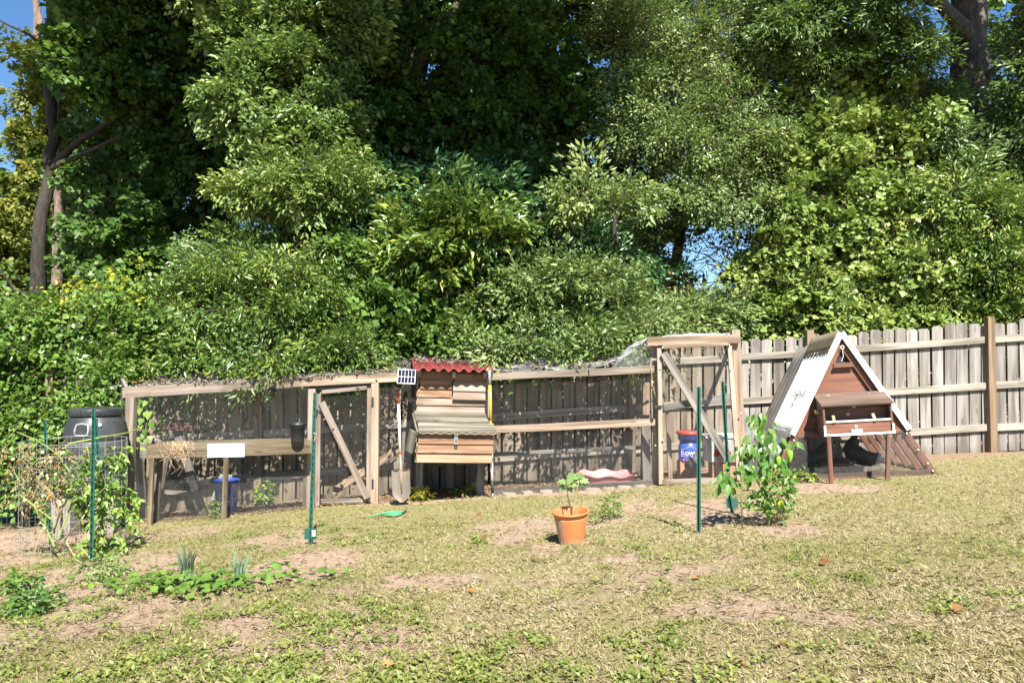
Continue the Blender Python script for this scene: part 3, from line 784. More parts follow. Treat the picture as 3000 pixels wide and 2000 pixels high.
# front siding (lapped), left of it darker end posts
zs = np.linspace(.50, 1.43, 11)
zz = .93
def lap(x0, x1, z0, z1, y0, mat, parent, name='plank', ax='x'):
    c = (z0 + z1) / 2
    if ax == 'x': return board(name, (x0, y0, c), (x1, y0, c), z1 - z0, .016, mat, parent, face=(0, -1, .20), j=.0025)
    return board(name, (y0, x0, c), (y0, x1, c), z1 - z0, .016, mat, parent, face=(-1, 0, .20), j=.0025)
levels = [.50, .595, .69, .785, .88, .972, 1.065, 1.157]
for k in range(len(levels) - 1):
    lap(-hw, hw - .02, levels[k], levels[k + 1] + .012, -.006, SW, house)
lap(-hw, -.012, 1.157, 1.262, -.006, OW, house)
lap(-hw + .02, -.012, 1.252, 1.36, -.008, OW, house)
lap(-hw + .02, hw - .02, 1.35, 1.47, .004, OW, house)
board('corner_board', (hw + .005, -.004, .46), (hw + .005, -.004, 1.40), .05, .03, NW, house)
hatch = lap(.0, hw - .012, 1.135, 1.245, -.042, SW, house, 'hatch')
lap(.0, hw - .012, 1.235, 1.345, -.038, SW, hatch)
lap(.02, hw - .03, 1.335, 1.44, -.02, OW, hatch)
for x_ in (-.395, .0, .365):
    r_ = board('rafter', (x_, -.10, 1.425), (x_, .95, 1.515), .075, .042, MAT['rail_wood'], house, face=(1, 0, 0))
# side walls, back wall
for k in range(10):
    z0 = .50 + k * .095
    lap(.0, .9, z0, z0 + .105, -hw - .004, SW, house, ax='y')
for k in range(10):
    z0 = .50 + k * .095
    board('plank', (hw, .02, z0 + .05), (hw, .9, z0 + .05), .105, .016, SW, house, face=(1, 0, .20))
for k in range(5):
    z0 = .50 + k * .19; board('plank', (-hw, .9, z0 + .095), (hw, .9, z0 + .095), .19, .016, GW, house, face=(0, 1, 0))
# corrugated roof
def corrugated(mb, x0, x1, nwave, A, edge, amp, th, per=8, rows=6, wob=.0):
    """sheet: edge(x, s) gives the point at across-position x and down-slope s in 0..1, returns (point, normal)"""
    n = nwave * per
    vs_, fs = [], []
    for side in (0, 1):
        for i in range(n + 1):
            t = i / n
            w = amp * math.cos(2 * math.pi * nwave * t)
            for r_ in range(rows + 1):
                p, nn = edge(x0 + (x1 - x0) * t, r_ / rows)
                vs_.append(p + nn * (w + (th if side else 0) + wob * math.sin(r_ * 2.1 + t * 9)))
    st = (n + 1) * (rows + 1)
    for i in range(n):
        for r_ in range(rows):
            a = i * (rows + 1) + r_; b_ = a + rows + 1
            fs.append((a, b_, b_ + 1, a + 1)); fs.append((st + a, st + a + 1, st + b_ + 1, st + b_))
        a = i * (rows + 1); b_ = a + rows + 1
        fs.append((a, st + a, st + b_, b_)); a += rows; b_ += rows; fs.append((a, b_, st + b_, st + a))
    for i in (0, n):
        for r_ in range(rows):
            a = i * (rows + 1) + r_; fs.append((a, a + 1, st + a + 1, st + a) if i == 0 else (a, st + a, st + a + 1, a + 1))
    mb.add(vs_, fs, True); return mb
sl = Vector((0, 1.17, .13)); rn = Vector((0, -.11, .99))
rf = corrugated(MB(), -.47, .45, 8, 0, lambda x_, s: (Vector((x_, -.19, 1.475)) + sl * s, rn), .019, .004).build('roof', MAT['red_sheet'], house)
rf['label'] = 'dark red corrugated roof sheet'
for x_, s in ((-.2, .1), (.12, .12), (.34, .1)): MB().ball(Vector((x_, -.19, 1.475)) + sl * s + rn * .022, .012, 8, 5).build('roof_nail', MAT['red_plastic'], rf)
# nest box
nb = board('nest_box', (-.38, -.2, .485), (.42, -.2, .485), .36, .02, GW, house, face=(0, 0, 1))
nb['label'] = 'nest box projecting from the hen house front'
x0, x1, yf = -.405, .43, -.37
lap(x0, x1, .455, .575, yf - .004, OW, nb); lap(x0 + .005, x1 + .005, .56, .675, yf - .006, OW, nb); lap(x0 + .01, x1 + .008, .66, .76, yf - .004, OW, nb)
board('plank', (x0 + .02, yf + .004, .775), (x1 - .02, yf + .004, .775), .06, .016, OW, nb)
for xx_ in (x0 - .006, x1 + .004):
    for k in range(3): board('plank', (xx_, yf, .51 + k * .11), (xx_, -.02, .51 + k * .11), .11, .014, GW, nb, face=(-1 if xx_ < 0 else 1, 0, .15))
lid = board('lid', (x0 - .035, -.05, .972), (x1 - .04, -.05, .972), .135, .022, LW, nb, face=(0, -.30, 1), j=.004)
board('lid_slat', (x0 - .02, -.165, .917), (x1 + .0, -.165, .917), .125, .024, LW, lid, face=(0, -.30, 1), j=.004)
board('lid_slat', (x0 + .005, -.275, .860), (x1 + .025, -.275, .860), .125, .024, LW, lid, face=(0, -.30, 1), j=.004)
board('lid_slat', (x0 + .01, -.375, .812), (x1 + .035, -.375, .812), .105, .022, LW, lid, face=(0, -.30, 1), j=.004)
corrugated(MB(), x0 + .01, x1 + .04, 9, 0, lambda x_, s: (Vector((x_, -.43 + .2 * s, .778 + .085 * s)), Vector((0, -.4, .92))), .006, .003, rows=2).build('drip_edge', MAT['brown_cap'], lid)
board('lid_end', (x0 - .05, -.03, .955), (x0 + .0, -.40, .775), .05, .02, LW, lid, face=(-1, 0, 0))
board('side_flap', (x0 - .045, -.36, .80), (x0 - .085, -.30, .56), .11, .018, LW, nb, face=(-.7, -.7, .1))
hz = MB().box((.022, yf - .024, .725), (.042, .005, .125)).build('hasp', MAT['galv'], nb)
MB().box((.022, yf - .029, .70), (.012, .006, .035)).build('staple', MAT['black_rubber'], hz)
MB().tube([(.008, yf - .03, .655), (.008, yf - .03, .63), (.022, yf - .03, .618), (.036, yf - .03, .63), (.036, yf - .03, .655), (.022, yf - .03, .66), (.008, yf - .03, .655)], .0045, 6).build('padlock', MAT['black_rubber'], hz)
# ramp with cleats going down to the ground beside the house
FRAME = Matrix.Identity(4)
r0, r1 = P(978, 1438, 9.15), P(1175, 1312, 9.0)
ramp_o = board('ramp', r0, r1, .17, .02, NW, house, face=(-.3, -.55, 1))
for t in (.15, .38, .62, .85):
    q = r0.lerp(r1, t) + Vector((-.004, -.01, .018)); board('cleat', q + Vector((.0, -.085, -.01)), q + Vector((0, .085, .03)), .04, .02, MAT['pale_stick'], ramp_o, face=(-.3, -.55, 1))

# solar panel on a small bracket at the beam end
sp = thing('solar_panel', P(1191, 1103, 8.42), 'small solar panel with silver frame beside the red corrugated roof', 'solar panel')
FRAME = Matrix.Translation(P(1191, 1103, 8.42)) @ Matrix.Rotation(R(2), 4, 'Y') @ Matrix.Rotation(R(-14), 4, 'X')
MB().box((0, .006, 0), (.200, .01, .158)).build('backing', MAT['pvc_white'], sp)
fm = MB()
for s in (-1, 1): fm.box((s * .098, 0, 0), (.006, .02, .163)); fm.box((0, 0, s * .079), (.19, .02, .006))
fm.build('frame', MAT['alu'], sp)
for i in range(5):
    for k in range(2):
        for h in (0, 1): MB().box((-.076 + i * .038 + (h - .5) * .0, -.0005, -.0375 + k * .075 + (h - .5) * .0345), (.034, .004, .033)).build('solar_cell', MAT['solar_cell'], sp)
FRAME = Matrix.Identity(4)
board('mount_bracket', P(1191, 1110, 8.44), P(1191, 1125, 8.66), .04, .03, NW, sp, face=(0, 0, 1))

# shovel
st, sbm = P(1166, 1142, 8.55), P(1178, 1472, 8.34)
shv = thing('shovel', sbm, 'long handled shovel with red grip leaning on the mesh beside the hen house', 'shovel')
ax = lambda t: st.lerp(sbm, t)
MB().tube([ax(0), ax(.02), ax(.13)], [.012, .0165, .0165], 10).build('grip', MAT['red_plastic'], shv)
MB().tube([ax(.13), ax(.55)], .0155, 10).build('shaft', MAT['white_paint'], shv)
MB().tube([ax(.55), ax(.575)], .0175, 10).build('collar', MAT['red_plastic'], shv)
MB().tube([ax(.575), ax(.70), ax(.80), ax(.92)], [.0175, .0185, .02, .006], 10).build('socket', MAT['steel_blade'], shv)
mb = MB(); rows, cols = 9, 9; vv = []
dn = (sbm - st).normalized(); rt_ = dn.cross(Vector((0, -1, 0))).normalized() * -1; fw = rt_.cross(dn)
if fw.y > 0: fw = -fw
for side in (0, 1):
    for r_ in range(rows):
        t = r_ / (rows - 1); hwid = .101 * (1 - max(0, (t - .68) / .32) ** 2.2 * .82)
        for c in range(cols):
            s = c / (cols - 1) * 2 - 1
            vv.append(ax(.715) + dn * (t * .285 * (sbm - st).length * .985) + rt_ * (s * hwid) + fw * (.028 * s * s - .010 * t + .02 * (1 - t) * (1 - abs(s)) ** 2 - (.002 if side else 0)))
fs = []
for side in (0, 1):
    o_ = side * rows * cols
    for r_ in range(rows - 1):
        for c in range(cols - 1):
            a = o_ + r_ * cols + c; fs.append((a, a + 1, a + cols + 1, a + cols))
mb.add(vv, fs, True)
mb.build('blade', MAT['steel_blade'], shv)
for s in (-1, 1):
    q = ax(.715) + rt_ * s * .065 + fw * .02; board('foot_step', q - rt_ * .036, q + rt_ * .036, .02, .004, MAT['steel_blade'], shv, face=dn)
jug = thing('white_scoop', P(1190, 1405, 8.62), 'white plastic container hanging on a wire behind the shovel blade', 'container')
MB().lathe([(.036, -.10), (.042, -.09), (.043, .05), (.03, .075), (.012, .09)], P(1189, 1403, 8.60), 14, 1, .6, True, True).build('container_body', MAT['pvc_white'], jug)
MB().tube([P(1189, 1380, 8.6), P(1186, 1362, 8.63), P(1187, 1355, 8.66)], .003, 5).build('wire_hook', MAT['galv'], jug)

# yellow handled digging bar
yt, yb = P(1434, 1084, 8.62), P(1443, 1457, 8.50)
dig = thing('digging_tool', yb, 'long tool with yellow handle standing upright at the hen house corner', 'garden tool')
ay = lambda t: yt.lerp(yb, t)
MB().tube([ay(0), ay(.03), ay(.12)], [.014, .019, .019], 10).build('grip', MAT['gray_plastic'], dig)
MB().tube([ay(.12), ay(.40)], .0185, 10).build('sleeve', MAT['yellow_glass'], dig)
MB().tube([ay(.40), ay(.66)], .013, 10).build('shaft', MAT['yellow_glass'], dig)
MB().tube([ay(.66), ay(.87)], .0155, 10).build('lower_sleeve', MAT['white_paint'], dig)
MB().tube([ay(.87), ay(.965)], .0165, 10).build('collar', MAT['black_rubber'], dig)
MB().tube([ay(.965), ay(1.01)], [.010, .008], 8).build('tip', MAT['galv'], dig)

# ------------------------------------------------------------------ right run with its tall gate
rb = standing(1923, 8.6)
run2 = thing('chicken_run', rb, 'taller chicken run with rails, draped netting and a braced mesh gate', 'chicken run')
D2 = lambda px: float(np.interp(px, [1436, 1920, 2180], [8.72, 8.6, 8.52]))
board('top_rail', P(1440, 1103, D2(1440)), P(1919, 1081, D2(1919)), .082, .038, W_, run2, j=.004)
board('middle_rail', P(1446, 1258, D2(1440)), P(1924, 1236, D2(1919)), .082, .038, NW, run2, j=.004)
b_ = standing(1925, 8.63)
board('post', b_ + Vector((0, .06, -.03)), P(1913, 1010, 8.69), .088, .088, NW, run2)
b_ = standing(2173, 8.56)
board('post', b_ + Vector((.0, .03, -.03)), P(2153, 966, 8.58), .092, .088, NW, run2)
board('top_beam', P(1896, 1000, 8.56), P(2166, 992, 8.49), .10, .04, NW, run2, j=.004)
board('stop_board', P(1922, 1130, 8.60), P(1926, 1232, 8.60), .05, .03, GW, run2)
# back posts and inner timber
board('post', standing(1885, 9.5) + Vector((0, 0, -.03)), P(1893, 1120, 9.5), .088, .088, NW, run2)
board('post', standing(1893, 9.25), P(1890, 1215, 9.25), .10, .05, GW, run2)
board('prop', standing(1962, 9.0), P(1956, 1195, 8.95), .05, .04, NW, run2)
board('cross_plank', P(1942, 1192, 8.85), P(2140, 1164, 9.6), .085, .03, GW, run2)
board('rafter', P(1912, 1003, 8.70), fpoint(2.05, 1.76, .05), .07, .04, NW, run2, face=(1, 0, 0))
board('rafter', P(2153, 985, 8.62), fpoint(3.05, 1.78, .05), .07, .04, NW, run2, face=(1, 0, 0))
board('rafter', P(1600, 1094, D2(1600) + .03), fpoint(.45, 1.68, .05), .06, .035, GW, run2, face=(1, 0, 0))
board('perch', P(1450, 1330, 9.5), P(1880, 1310, 9.7), .05, .04, GW, run2)
h0, h1 = standing(1442, D2(1440) + .02), standing(1912, 8.63)
wire_panel('front_mesh', h0, h1, P(1440, 1093, D2(1440) + .025), P(1910, 1072, 8.63), MAT['dark_wire'], run2, amp=.010)
wire_panel('apron_mesh', h0 + Vector((0, -.03, 0)), h1 + Vector((0, -.02, 0)), h0 + Vector((0, .0, .42)), h1 + Vector((0, .01, .5)), MAT['galv_wire'], run2, amp=.012)
wire_panel('upper_mesh', P(1780, 1090, D2(1780) + .03), P(1912, 1075, 8.64), P(1830, 1028, D2(1780) + .06), P(1912, 992, 8.66), MAT['net_wire'], run2, amp=.012, r_=.0008)
# loose netting laid over the top, falling from the gate beam to the low rail
fr = [(1436, 1090), (1600, 1083), (1740, 1078), (1810, 1055), (1860, 1020), (1897, 990), (2020, 985), (2160, 978)]
bk_ = [(1440, 1074), (1500, 1047), (1590, 1044), (1720, 1052), (1810, 1030), (1890, 992), (2020, 982), (2150, 978)]
for k in range(len(fr) - 1):
    a, c = fr[k], fr[k + 1]; e, g_ = bk_[k], bk_[k + 1]
    def bk_pt(q):
        fpx = fence_pt((q[0] - 1500) / F * 10.0); return P(q[0], q[1], fpx.y)
    wire_panel('netting', P(*a, D2(a[0]) - .0), P(*c, D2(c[0]) - .0), bk_pt(e), bk_pt(g_), MAT['net_wire'], run2, pitch=.014, r_=.00065, amp=.03)
# gate
g2 = board('gate', standing(1934, 8.52) + Vector((0, 0, .02)), P(1931, 1020, 8.52), .052, .036, NW, run2)
g2['label'] = 'tall mesh gate with a diagonal brace'
board('stile', standing(2164, 8.49) + Vector((-.01, 0, .02)), P(2137, 1012, 8.49), .05, .036, NW, g2)
board('gate_rail', P(1940, 1016, 8.52), P(2131, 1007, 8.495), .045, .034, NW, g2)
board('gate_rail', P(1941, 1412, 8.51), P(2150, 1405, 8.50), .06, .034, W_, g2)
board('brace', P(1944, 1034, 8.475), P(2140, 1355, 8.455), .088, .022, GW, g2)
wire_panel('gate_mesh', P(1936, 1412, 8.53), P(2156, 1404, 8.51), P(1936, 1022, 8.53), P(2136, 1012, 8.51), MAT['galv_wire'], g2, amp=.005)
lt = MB().box(P(1928, 1190, 8.49), (.09, .02, .022)).ball(P(1921, 1196, 8.48), .03, 8, 5, (.7, .5, 1.2)).build('latch', MAT['black_rubber'], g2)
for px, py, d in ((1941, 1019, 8.49), (2136, 1010, 8.46), (1934, 1080, 8.50), (2139, 1082, 8.46), (1942, 1290, 8.49), (2152, 1285, 8.46), (1919, 1098, 8.6), (1913, 1120, 8.6), (2171, 1211, 8.49), (2172, 1285, 8.49), (1920, 1305, 8.56), (1926, 1328, 8.56)):
    MB().tube([P(px, py, d), P(px, py, d - .008)], .011, 10).build('washer', MAT['galv'], run2)
board('base_board', h0 + Vector((0, .03, .02)), h1 + Vector((0, .03, .02)), .07, .03, GW, run2)
# string on the post
stg = thing('yellow_string', P(1916, 1190, 8.58), 'loose yellow string hanging from gate post of the taller run', 'string')
MB().tube([P(1905, 1068, 8.58), P(1909, 1090, 8.57), P(1912, 1130, 8.57), P(1921, 1160, 8.57), P(1925, 1182, 8.56)], .003, 4).build('strand', MAT['rope_yellow'], stg)
wire_panel('side_netting', standing(2178, 8.55), standing(2225, 9.2), P(2168, 1195, 8.55), P(2200, 1225, 9.3), MAT['net_wire'], run2, pitch=.018, r_=.001, amp=.02)

# stones edging the run
for k, (px, w) in enumerate(((1735, .20), (1785, .16), (1828, .18), (1872, .14), (1660, .22), (1600, .18), (1545, .15), (1490, .17))):
    c = standing(px, D2(px) - .09)
    s_ = thing('edging_stone', c, ['flat tan stone edging the run just below the pink pool', 'tan edging stone under the middle of the pink pool', 'tan edging stone at the far end of the pink pool', 'tan edging stone nearest the gate post', 'wide edging stone left of the potted sapling', 'edging stone in shade halfway along the run', 'small edging stone third from the hen house', 'edging stone closest to the hen house corner'][k], 'stone', 'flat stones along the foot of the run')
    mb = MB(); n = 9; top = []; bot = []
    for q in range(n):
        a = 2 * math.pi * q / n; r_ = random.uniform(.8, 1.1)
        bot.append(c + Vector((math.cos(a) * w / 2 * r_, math.sin(a) * .05 * r_, -.02))); top.append(c + Vector((math.cos(a) * w / 2 * r_ * .88, math.sin(a) * .042 * r_, .028 + random.uniform(-.006, .006))))
    mb.add(bot + top, [tuple(range(n, 2 * n))] + [(q, (q + 1) % n, n + (q + 1) % n, n + q) for q in range(n)])
    mb.build('stone_slab', MAT['stone'], s_)

# kiddie pool
pc = standing(1775, 9.15)
pool = thing('wading_pool', pc, 'small pink plastic wading pool on the ground inside the taller run', 'pool')
FRAME = Matrix.Translation(pc)
mb = MB(); n = 48; vv = []
prof = [(.30, .005), (.335, .06), (.35, .115), (.375, .12), (.38, .112), (.355, .10), (.33, .05), (.30, .015)]
prof = [(.32, 0), (.34, .07), (.365, .12), (.385, .122), (.385, .128), (.36, .130), (.335, .07), (.31, .02), (.0, .02)]
for r_, z in prof:
    for k in range(n):
        a = 2 * math.pi * k / n; w = 1 + .035 * math.cos(8 * a) * (z / .13)
        vv.append(Vector((r_ * w * math.cos(a), .8 * r_ * w * math.sin(a), z * (1 + .12 * math.cos(8 * a)))))
mb.add(vv, [(i * n + k, i * n + (k + 1) % n, (i + 1) * n + (k + 1) % n, (i + 1) * n + k) for i in range(len(prof) - 1) for k in range(n)], True)
mb.build('basin', MAT['pink_plastic'], pool)
FRAME = Matrix.Identity(4)

# blue feeder bucket on a block, tub drinker on blocks
blk = standing(2010, 9.2)
bb = thing('clay_block', blk, 'tan block carrying the blue bucket inside the gate', 'block')
MB().box(blk + Vector((0, 0, .10)), (.20, .2, .22)).build('block_body', MAT['terracotta_block'], bb)
fd = thing('feeder_bucket', blk + Vector((.03, 0, .21)), 'blue bucket feeder with white lettering and red lid inside the gate', 'bucket')
FRAME = Matrix.Translation(blk + Vector((.03, 0, .21)))
MB().lathe([(.128, 0), (.135, .03), (.128, .04), (.130, .17), (.12, .21), (.095, .235), (.095, .25), (.13, .26), (.14, .33)], n=30).build('body', MAT['blue_plastic'], fd)
MB().lathe([(.155, .33), (.158, .335), (.158, .36), (.15, .365)], n=30, cap_hi=True).build('lid', MAT['red_plastic'], fd)
for a in (-2.3, -1.9, -1.2): MB().tube([(.12 * math.cos(a), .12 * math.sin(a), .025), (.155 * math.cos(a), .155 * math.sin(a), .02)], .016, 10).build('feed_port', MAT['red_plastic'], fd)
bucket_text(fd, .131, .112, .07, -95)
FRAME = Matrix.Identity(4)
tb_ = standing(2115, 9.15)
tb2 = thing('clay_block', tb_, 'pair of tan blocks carrying the cloudy drinker tub', 'block')
MB().box(tb_ + Vector((-.05, 0, .09)), (.20, .2, .21)).build('block_body', MAT['terracotta_block'], tb2)
MB().box(tb_ + Vector((.12, .02, .09)), (.12, .2, .20)).build('block_body', MAT['terracotta_block'], tb2)
tub = thing('drinker_tub', tb_ + Vector((0, 0, .2)), 'cloudy plastic storage tub with round orange drinking ports', 'tub')
FRAME = Matrix.Translation(tb_ + Vector((-.03, 0, .195)))
bt_, tp_ = [(-.17, -.12), (.17, -.12), (.17, .12), (-.17, .12)], [(-.20, -.145), (.20, -.145), (.20, .145), (-.20, .145)]
mb = MB(); mb.add([(x_, y_, 0) for x_, y_ in bt_] + [(x_, y_, .29) for x_, y_ in tp_], [(3, 2, 1, 0), (0, 1, 5, 4), (1, 2, 6, 5), (2, 3, 7, 6), (3, 0, 4, 7)]); mb.build('tub_body', MAT['clear_plastic'], tub)
MB().box((0, 0, .30), (.43, .32, .02)).box((0, 0, .314), (.36, .25, .016)).build('lid', MAT['white_paint'], tub)
for x_ in (-.075, .055):
    MB().tube([(x_, -.118, .11), (x_, -.148, .105)], .036, 16).build('drinking_port', MAT['red_plastic'], tub)
FRAME = Matrix.Identity(4)

# ------------------------------------------------------------------ hens
def hen(name, loc, yaw, label, body, s=1.0, pitch=0):
    global FRAME
    root = thing(name, loc, label, 'hen')
    FRAME = Matrix.Translation(loc) @ Matrix.Rotation(yaw, 4, 'Z') @ Matrix.Scale(s, 4)
    BODY = FRAME @ Matrix.Translation((0, 0, .13)) @ Matrix.Rotation(pitch, 4, 'Y') @ Matrix.Translation((0, 0, -.13)); FRAME = BODY
    path = [(-.235, .30, .012, .03), (-.20, .285, .02, .055), (-.15, .245, .045, .065), (-.09, .205, .078, .08), (-.02, .18, .092, .092), (.05, .18, .088, .095), (.095, .205, .068, .082), (.115, .245, .045, .055), (.122, .29, .032, .036), (.13, .325, .027, .030), (.145, .338, .024, .026), (.165, .335, .014, .014), (.172, .333, .004, .004)]
    mb = MB(); n = 14; vv = []
    for k, (x_, z_, a, c) in enumerate(path):
        p0 = path[max(k - 1, 0)]; p1 = path[min(k + 1, len(path) - 1)]
        t = Vector((p1[0] - p0[0], 0, p1[1] - p0[1])).normalized(); u = Vector((-t.z, 0, t.x))
        for q in range(n):
            an = 2 * math.pi * q / n; vv.append(Vector((x_, 0, z_)) + Vector((0, 1, 0)) * a * math.cos(an) + u * c * math.sin(an))
    mb.add(vv, [(i * n + k, i * n + (k + 1) % n, (i + 1) * n + (k + 1) % n, (i + 1) * n + k) for i in range(len(path) - 1) for k in range(n)] + [tuple(range(n))], True)
    mb.build('body', MAT[body], root)
    MB().prism([Vector((x_, -.004, z_)) for x_, z_ in ((.12, .352), (.128, .375), (.138, .366), (.146, .380), (.154, .364), (.164, .368), (.165, .345), (.14, .352))], (0, .008, 0)).build('comb', MAT['comb_red'], root)
    MB().ball((.158, 0, .306), .012, 8, 5, (.7, .9, 1.4)).ball((.150, 0, .333), .0245, 8, 5, (.7, .95, .7)).build('wattle', MAT['comb_red'], root)
    MB().tube([(.165, 0, .337), (.196, 0, .327)], [.010, .001], 6).build('beak', MAT['beak'], root)
    for sd in (-1, 1):
        FRAME = BODY
        MB().ball((-.03, sd * .075, .195), .1, 10, 6, (1.1, .28, .62)).build('wing', MAT[body], root)
        MB().tube([(.0, sd * .045, .12), (.005, sd * .045, .06), (0, sd * .045, .008), (.045, sd * .05, .004)], [.02, .009, .007, .005], 6).build('leg', MAT['beak'], root)
        MB().ball((.152, sd * .0232, .342), .0045, 6, 4).build('eye', MAT['black_rubber'], root)
    FRAME = Matrix.Identity(4)
    return root
hen('hen', standing(2030, 8.95) + Vector((0, 0, 0)), R(60), 'grey speckled hen beside the blue feeder bucket', 'feather_gray', .9)
hp = ground_at(4.02, 8.85)
hen('hen', hp, R(176), 'black hen facing sideways under the nest box of the triangular coop', 'feather_black', 1.15, R(-36))
hp = ground_at((2372 - 1500) / F * 8.7, 8.7)
hen('hen', hp, R(205), 'black hen with red face showing behind mesh at the dark front corner', 'feather_black', 1.15)

# ------------------------------------------------------------------ triangular coop
af = ground_at(3.71, 8.2)
coop = thing('triangular_coop', af, 'red brown triangular chicken coop with white corrugated side beside the fence', 'chicken coop')
FRAME = Matrix.Translation(af) @ Matrix.Rotation(R(-8), 4, 'Z') @ Matrix.Rotation(R(-3.6), 4, 'Y') @ Matrix.Rotation(R(-2.5), 4, 'X')
WM[coop.name] = FRAME.copy(); coop.matrix_basis = FRAME
BP, DB = MAT['brown_paint'], MAT['dark_brown']
bb_, H, DP = .87, 1.57, 1.78
def sx(z): return bb_ * (1 - z / H)
def edge(side, z, y, out=0.0):
    n_ = Vector((side * H, 0, bb_)).normalized()
    return Vector((side * sx(z), y, z)) + n_ * out
def nside(side): return Vector((side * H, 0, bb_)).normalized()
for side in (-1, 1):
    for k, y in enumerate((.02, .36, .70, 1.04, 1.40, 1.75)):
        board('rafter', edge(side, -.02, y, -.035), edge(side, H - .07, y, -.035), .085 if k == 0 else .06, .04, BP, coop, face=(0, -1, 0))
    board('skid', edge(side, .03, .0, -.02), edge(side, .03, DP, -.02), .07, .04, DB, coop, face=nside(side))
    board('purlin', edge(side, .48, .04, -.03), edge(side, .48, DP, -.03), .05, .03, BP, coop, face=nside(side))
board('front_sill', (-bb_ + .05, .0, .03), (bb_ - .05, .0, .03), .07, .035, DB, coop)
board('back_sill', (-bb_ + .05, DP, .03), (bb_ - .05, DP, .03), .07, .035, DB, coop)
board('cross_beam', (-sx(.5) + .05, .01, .50), (sx(.5) - .05, .01, .50), .07, .035, BP, coop)
board('vent_sill', (-.10, -.012, 1.235), (.10, -.012, 1.235), .05, .02, BP, coop)
# gable panel and edging
gp = MB().prism([Vector((-sx(.47) + .06, .035, .47)), Vector((sx(.47) - .06, .035, .47)), Vector((sx(1.24) - .06, .035, 1.24)), Vector((-sx(1.24) + .06, .035, 1.24))], (0, .012, 0)).build('gable_panel', BP, coop)
MB().prism([Vector((-.085, .045, 1.26)), Vector((.085, .045, 1.26)), Vector((0, .045, 1.42))], (0, .004, 0)).build('vent_backing', MAT['black_rubber'], coop)
wire_panel('vent_mesh', FRAME @ Vector((-.07, .03, 1.26)), FRAME @ Vector((.07, .03, 1.26)), FRAME @ Vector((-.02, .03, 1.36)), FRAME @ Vector((.02, .03, 1.36)), MAT['galv_wire'], None, amp=0) if False else None
MB().tube([(.0 + .017 * math.cos(a), -.035, 1.43 + .017 * math.sin(a)) for a in np.linspace(0, 2 * math.pi, 13)], .0045, 6, False).tube([(0, -.03, 1.41), (.004, -.03, 1.33), (-.02, -.03, 1.28)], .003, 5).build('hook', MAT['pvc_white'], coop)
for side in (-1, 1):
    tr = board('barge_board', edge(side, .50, -.04, .012), edge(side, H + .015, -.04, .012), .06, .022, MAT['white_paint'], coop, face=(0, -1, 0))
    tr['label'] = 'white painted barge board'
# left slope: white corrugated sheet, second sheet below, ridge cap, grey sheet at the back
def slope(side, y0, y1, z0, z1, out):
    n_ = nside(side)
    return lambda y_, s: (edge(side, z1 + (z0 - z1) * s, y_, out), n_)
wc = corrugated(MB(), -.06, 1.06, 22, 0, slope(-1, 0, 0, .47, 1.40, .03), .009, .003, per=6, rows=6).build('side_sheet', MAT['white_corrugated'], coop)
wc['label'] = 'white corrugated plastic side sheet'
wc2 = corrugated(MB(), .10, 1.10, 20, 0, slope(-1, 0, 0, .20, .55, .016), .006, .003, per=6, rows=3).build('side_sheet', MAT['white_corrugated'], coop)
for side in (-1, 1):
    cp = corrugated(MB(), -.045, 1.10, 8, 0, slope(side, 0, 0, 1.36, H + .03, .04), .004, .004, per=4, rows=3).build('ridge_cover', MAT['brown_cap'], coop)
gs = corrugated(MB(), 1.10, DP + .02, 3, 0, slope(-1, 0, 0, .10, 1.52, .022), .008, .003, per=6, rows=8, wob=.006).build('back_sheet', MAT['gray_tarp'], coop)
gs['label'] = 'grey plastic sheet over the rear half'
corrugated(MB(), -.02, DP, 12, 0, slope(1, 0, 0, .47, 1.5, .015), .004, .01, per=4, rows=3).build('side_sheet', MAT['brown_cap'], coop)
# rows of stitched dirt and nail lines on the white sheet: small fixing strips
for z0, z1 in ((.93, 1.0), (.95, .0)):
    pass
fx_ = MB()
for z_, y0, y1 in ((1.385, .02, 1.0), (.955, .10, .72), (.93, .15, .62), (.56, .05, .9), (.52, .2, .9)):
    for k in range(16):
        y_ = y0 + (y1 - y0) * k / 15; p = edge(-1, z_ + random.uniform(-.008, .008), y_, .042); fx_.ball(p, .006, 5, 3, (1.2, 1.2, .8))
fx_.build('fixing_screws', MAT['galv'], coop)['kind'] = 'stuff'
cl = MB().tube([edge(-1, .98, .42, .05), edge(-1, .92, .40, .06), edge(-1, .87, .42, .05)], .006, 5).build('clip', MAT['gray_plastic'], coop)
# mesh below
def FP(x_, y_, z_): return FRAME @ Vector((x_, y_, z_))
def wpl(name, a, b2, c, d, mat, par, **kw):
    """wire panel given in the coop's own frame"""
    return wire_panel(name, a, b2, c, d, mat, par, **kw)
wpl('front_mesh', (-bb_ + .03, -.022, .02), (bb_ - .03, -.022, .02), (-sx(.5), -.022, .50), (sx(.5), -.022, .50), MAT['galv_wire'], coop, r_=.0008, amp=.002)
for side in (-1, 1):
    e = [edge(side, .03, .03, .004), edge(side, .03, DP, .004), edge(side, .50, .03, .004), edge(side, .50, DP, .004)]
    wpl('side_mesh', *e, MAT['dark_wire'], coop, amp=.003)
for (s_, z_) in ((1, .46), (1, .28), (1, .13), (-1, .44), (1, .05)):
    p = Vector((s_ * (sx(z_) - .035), -.028, z_)); MB().tube([p, p + Vector((0, -.005, 0))], .014, 10).build('washer', MAT['galv'], coop)
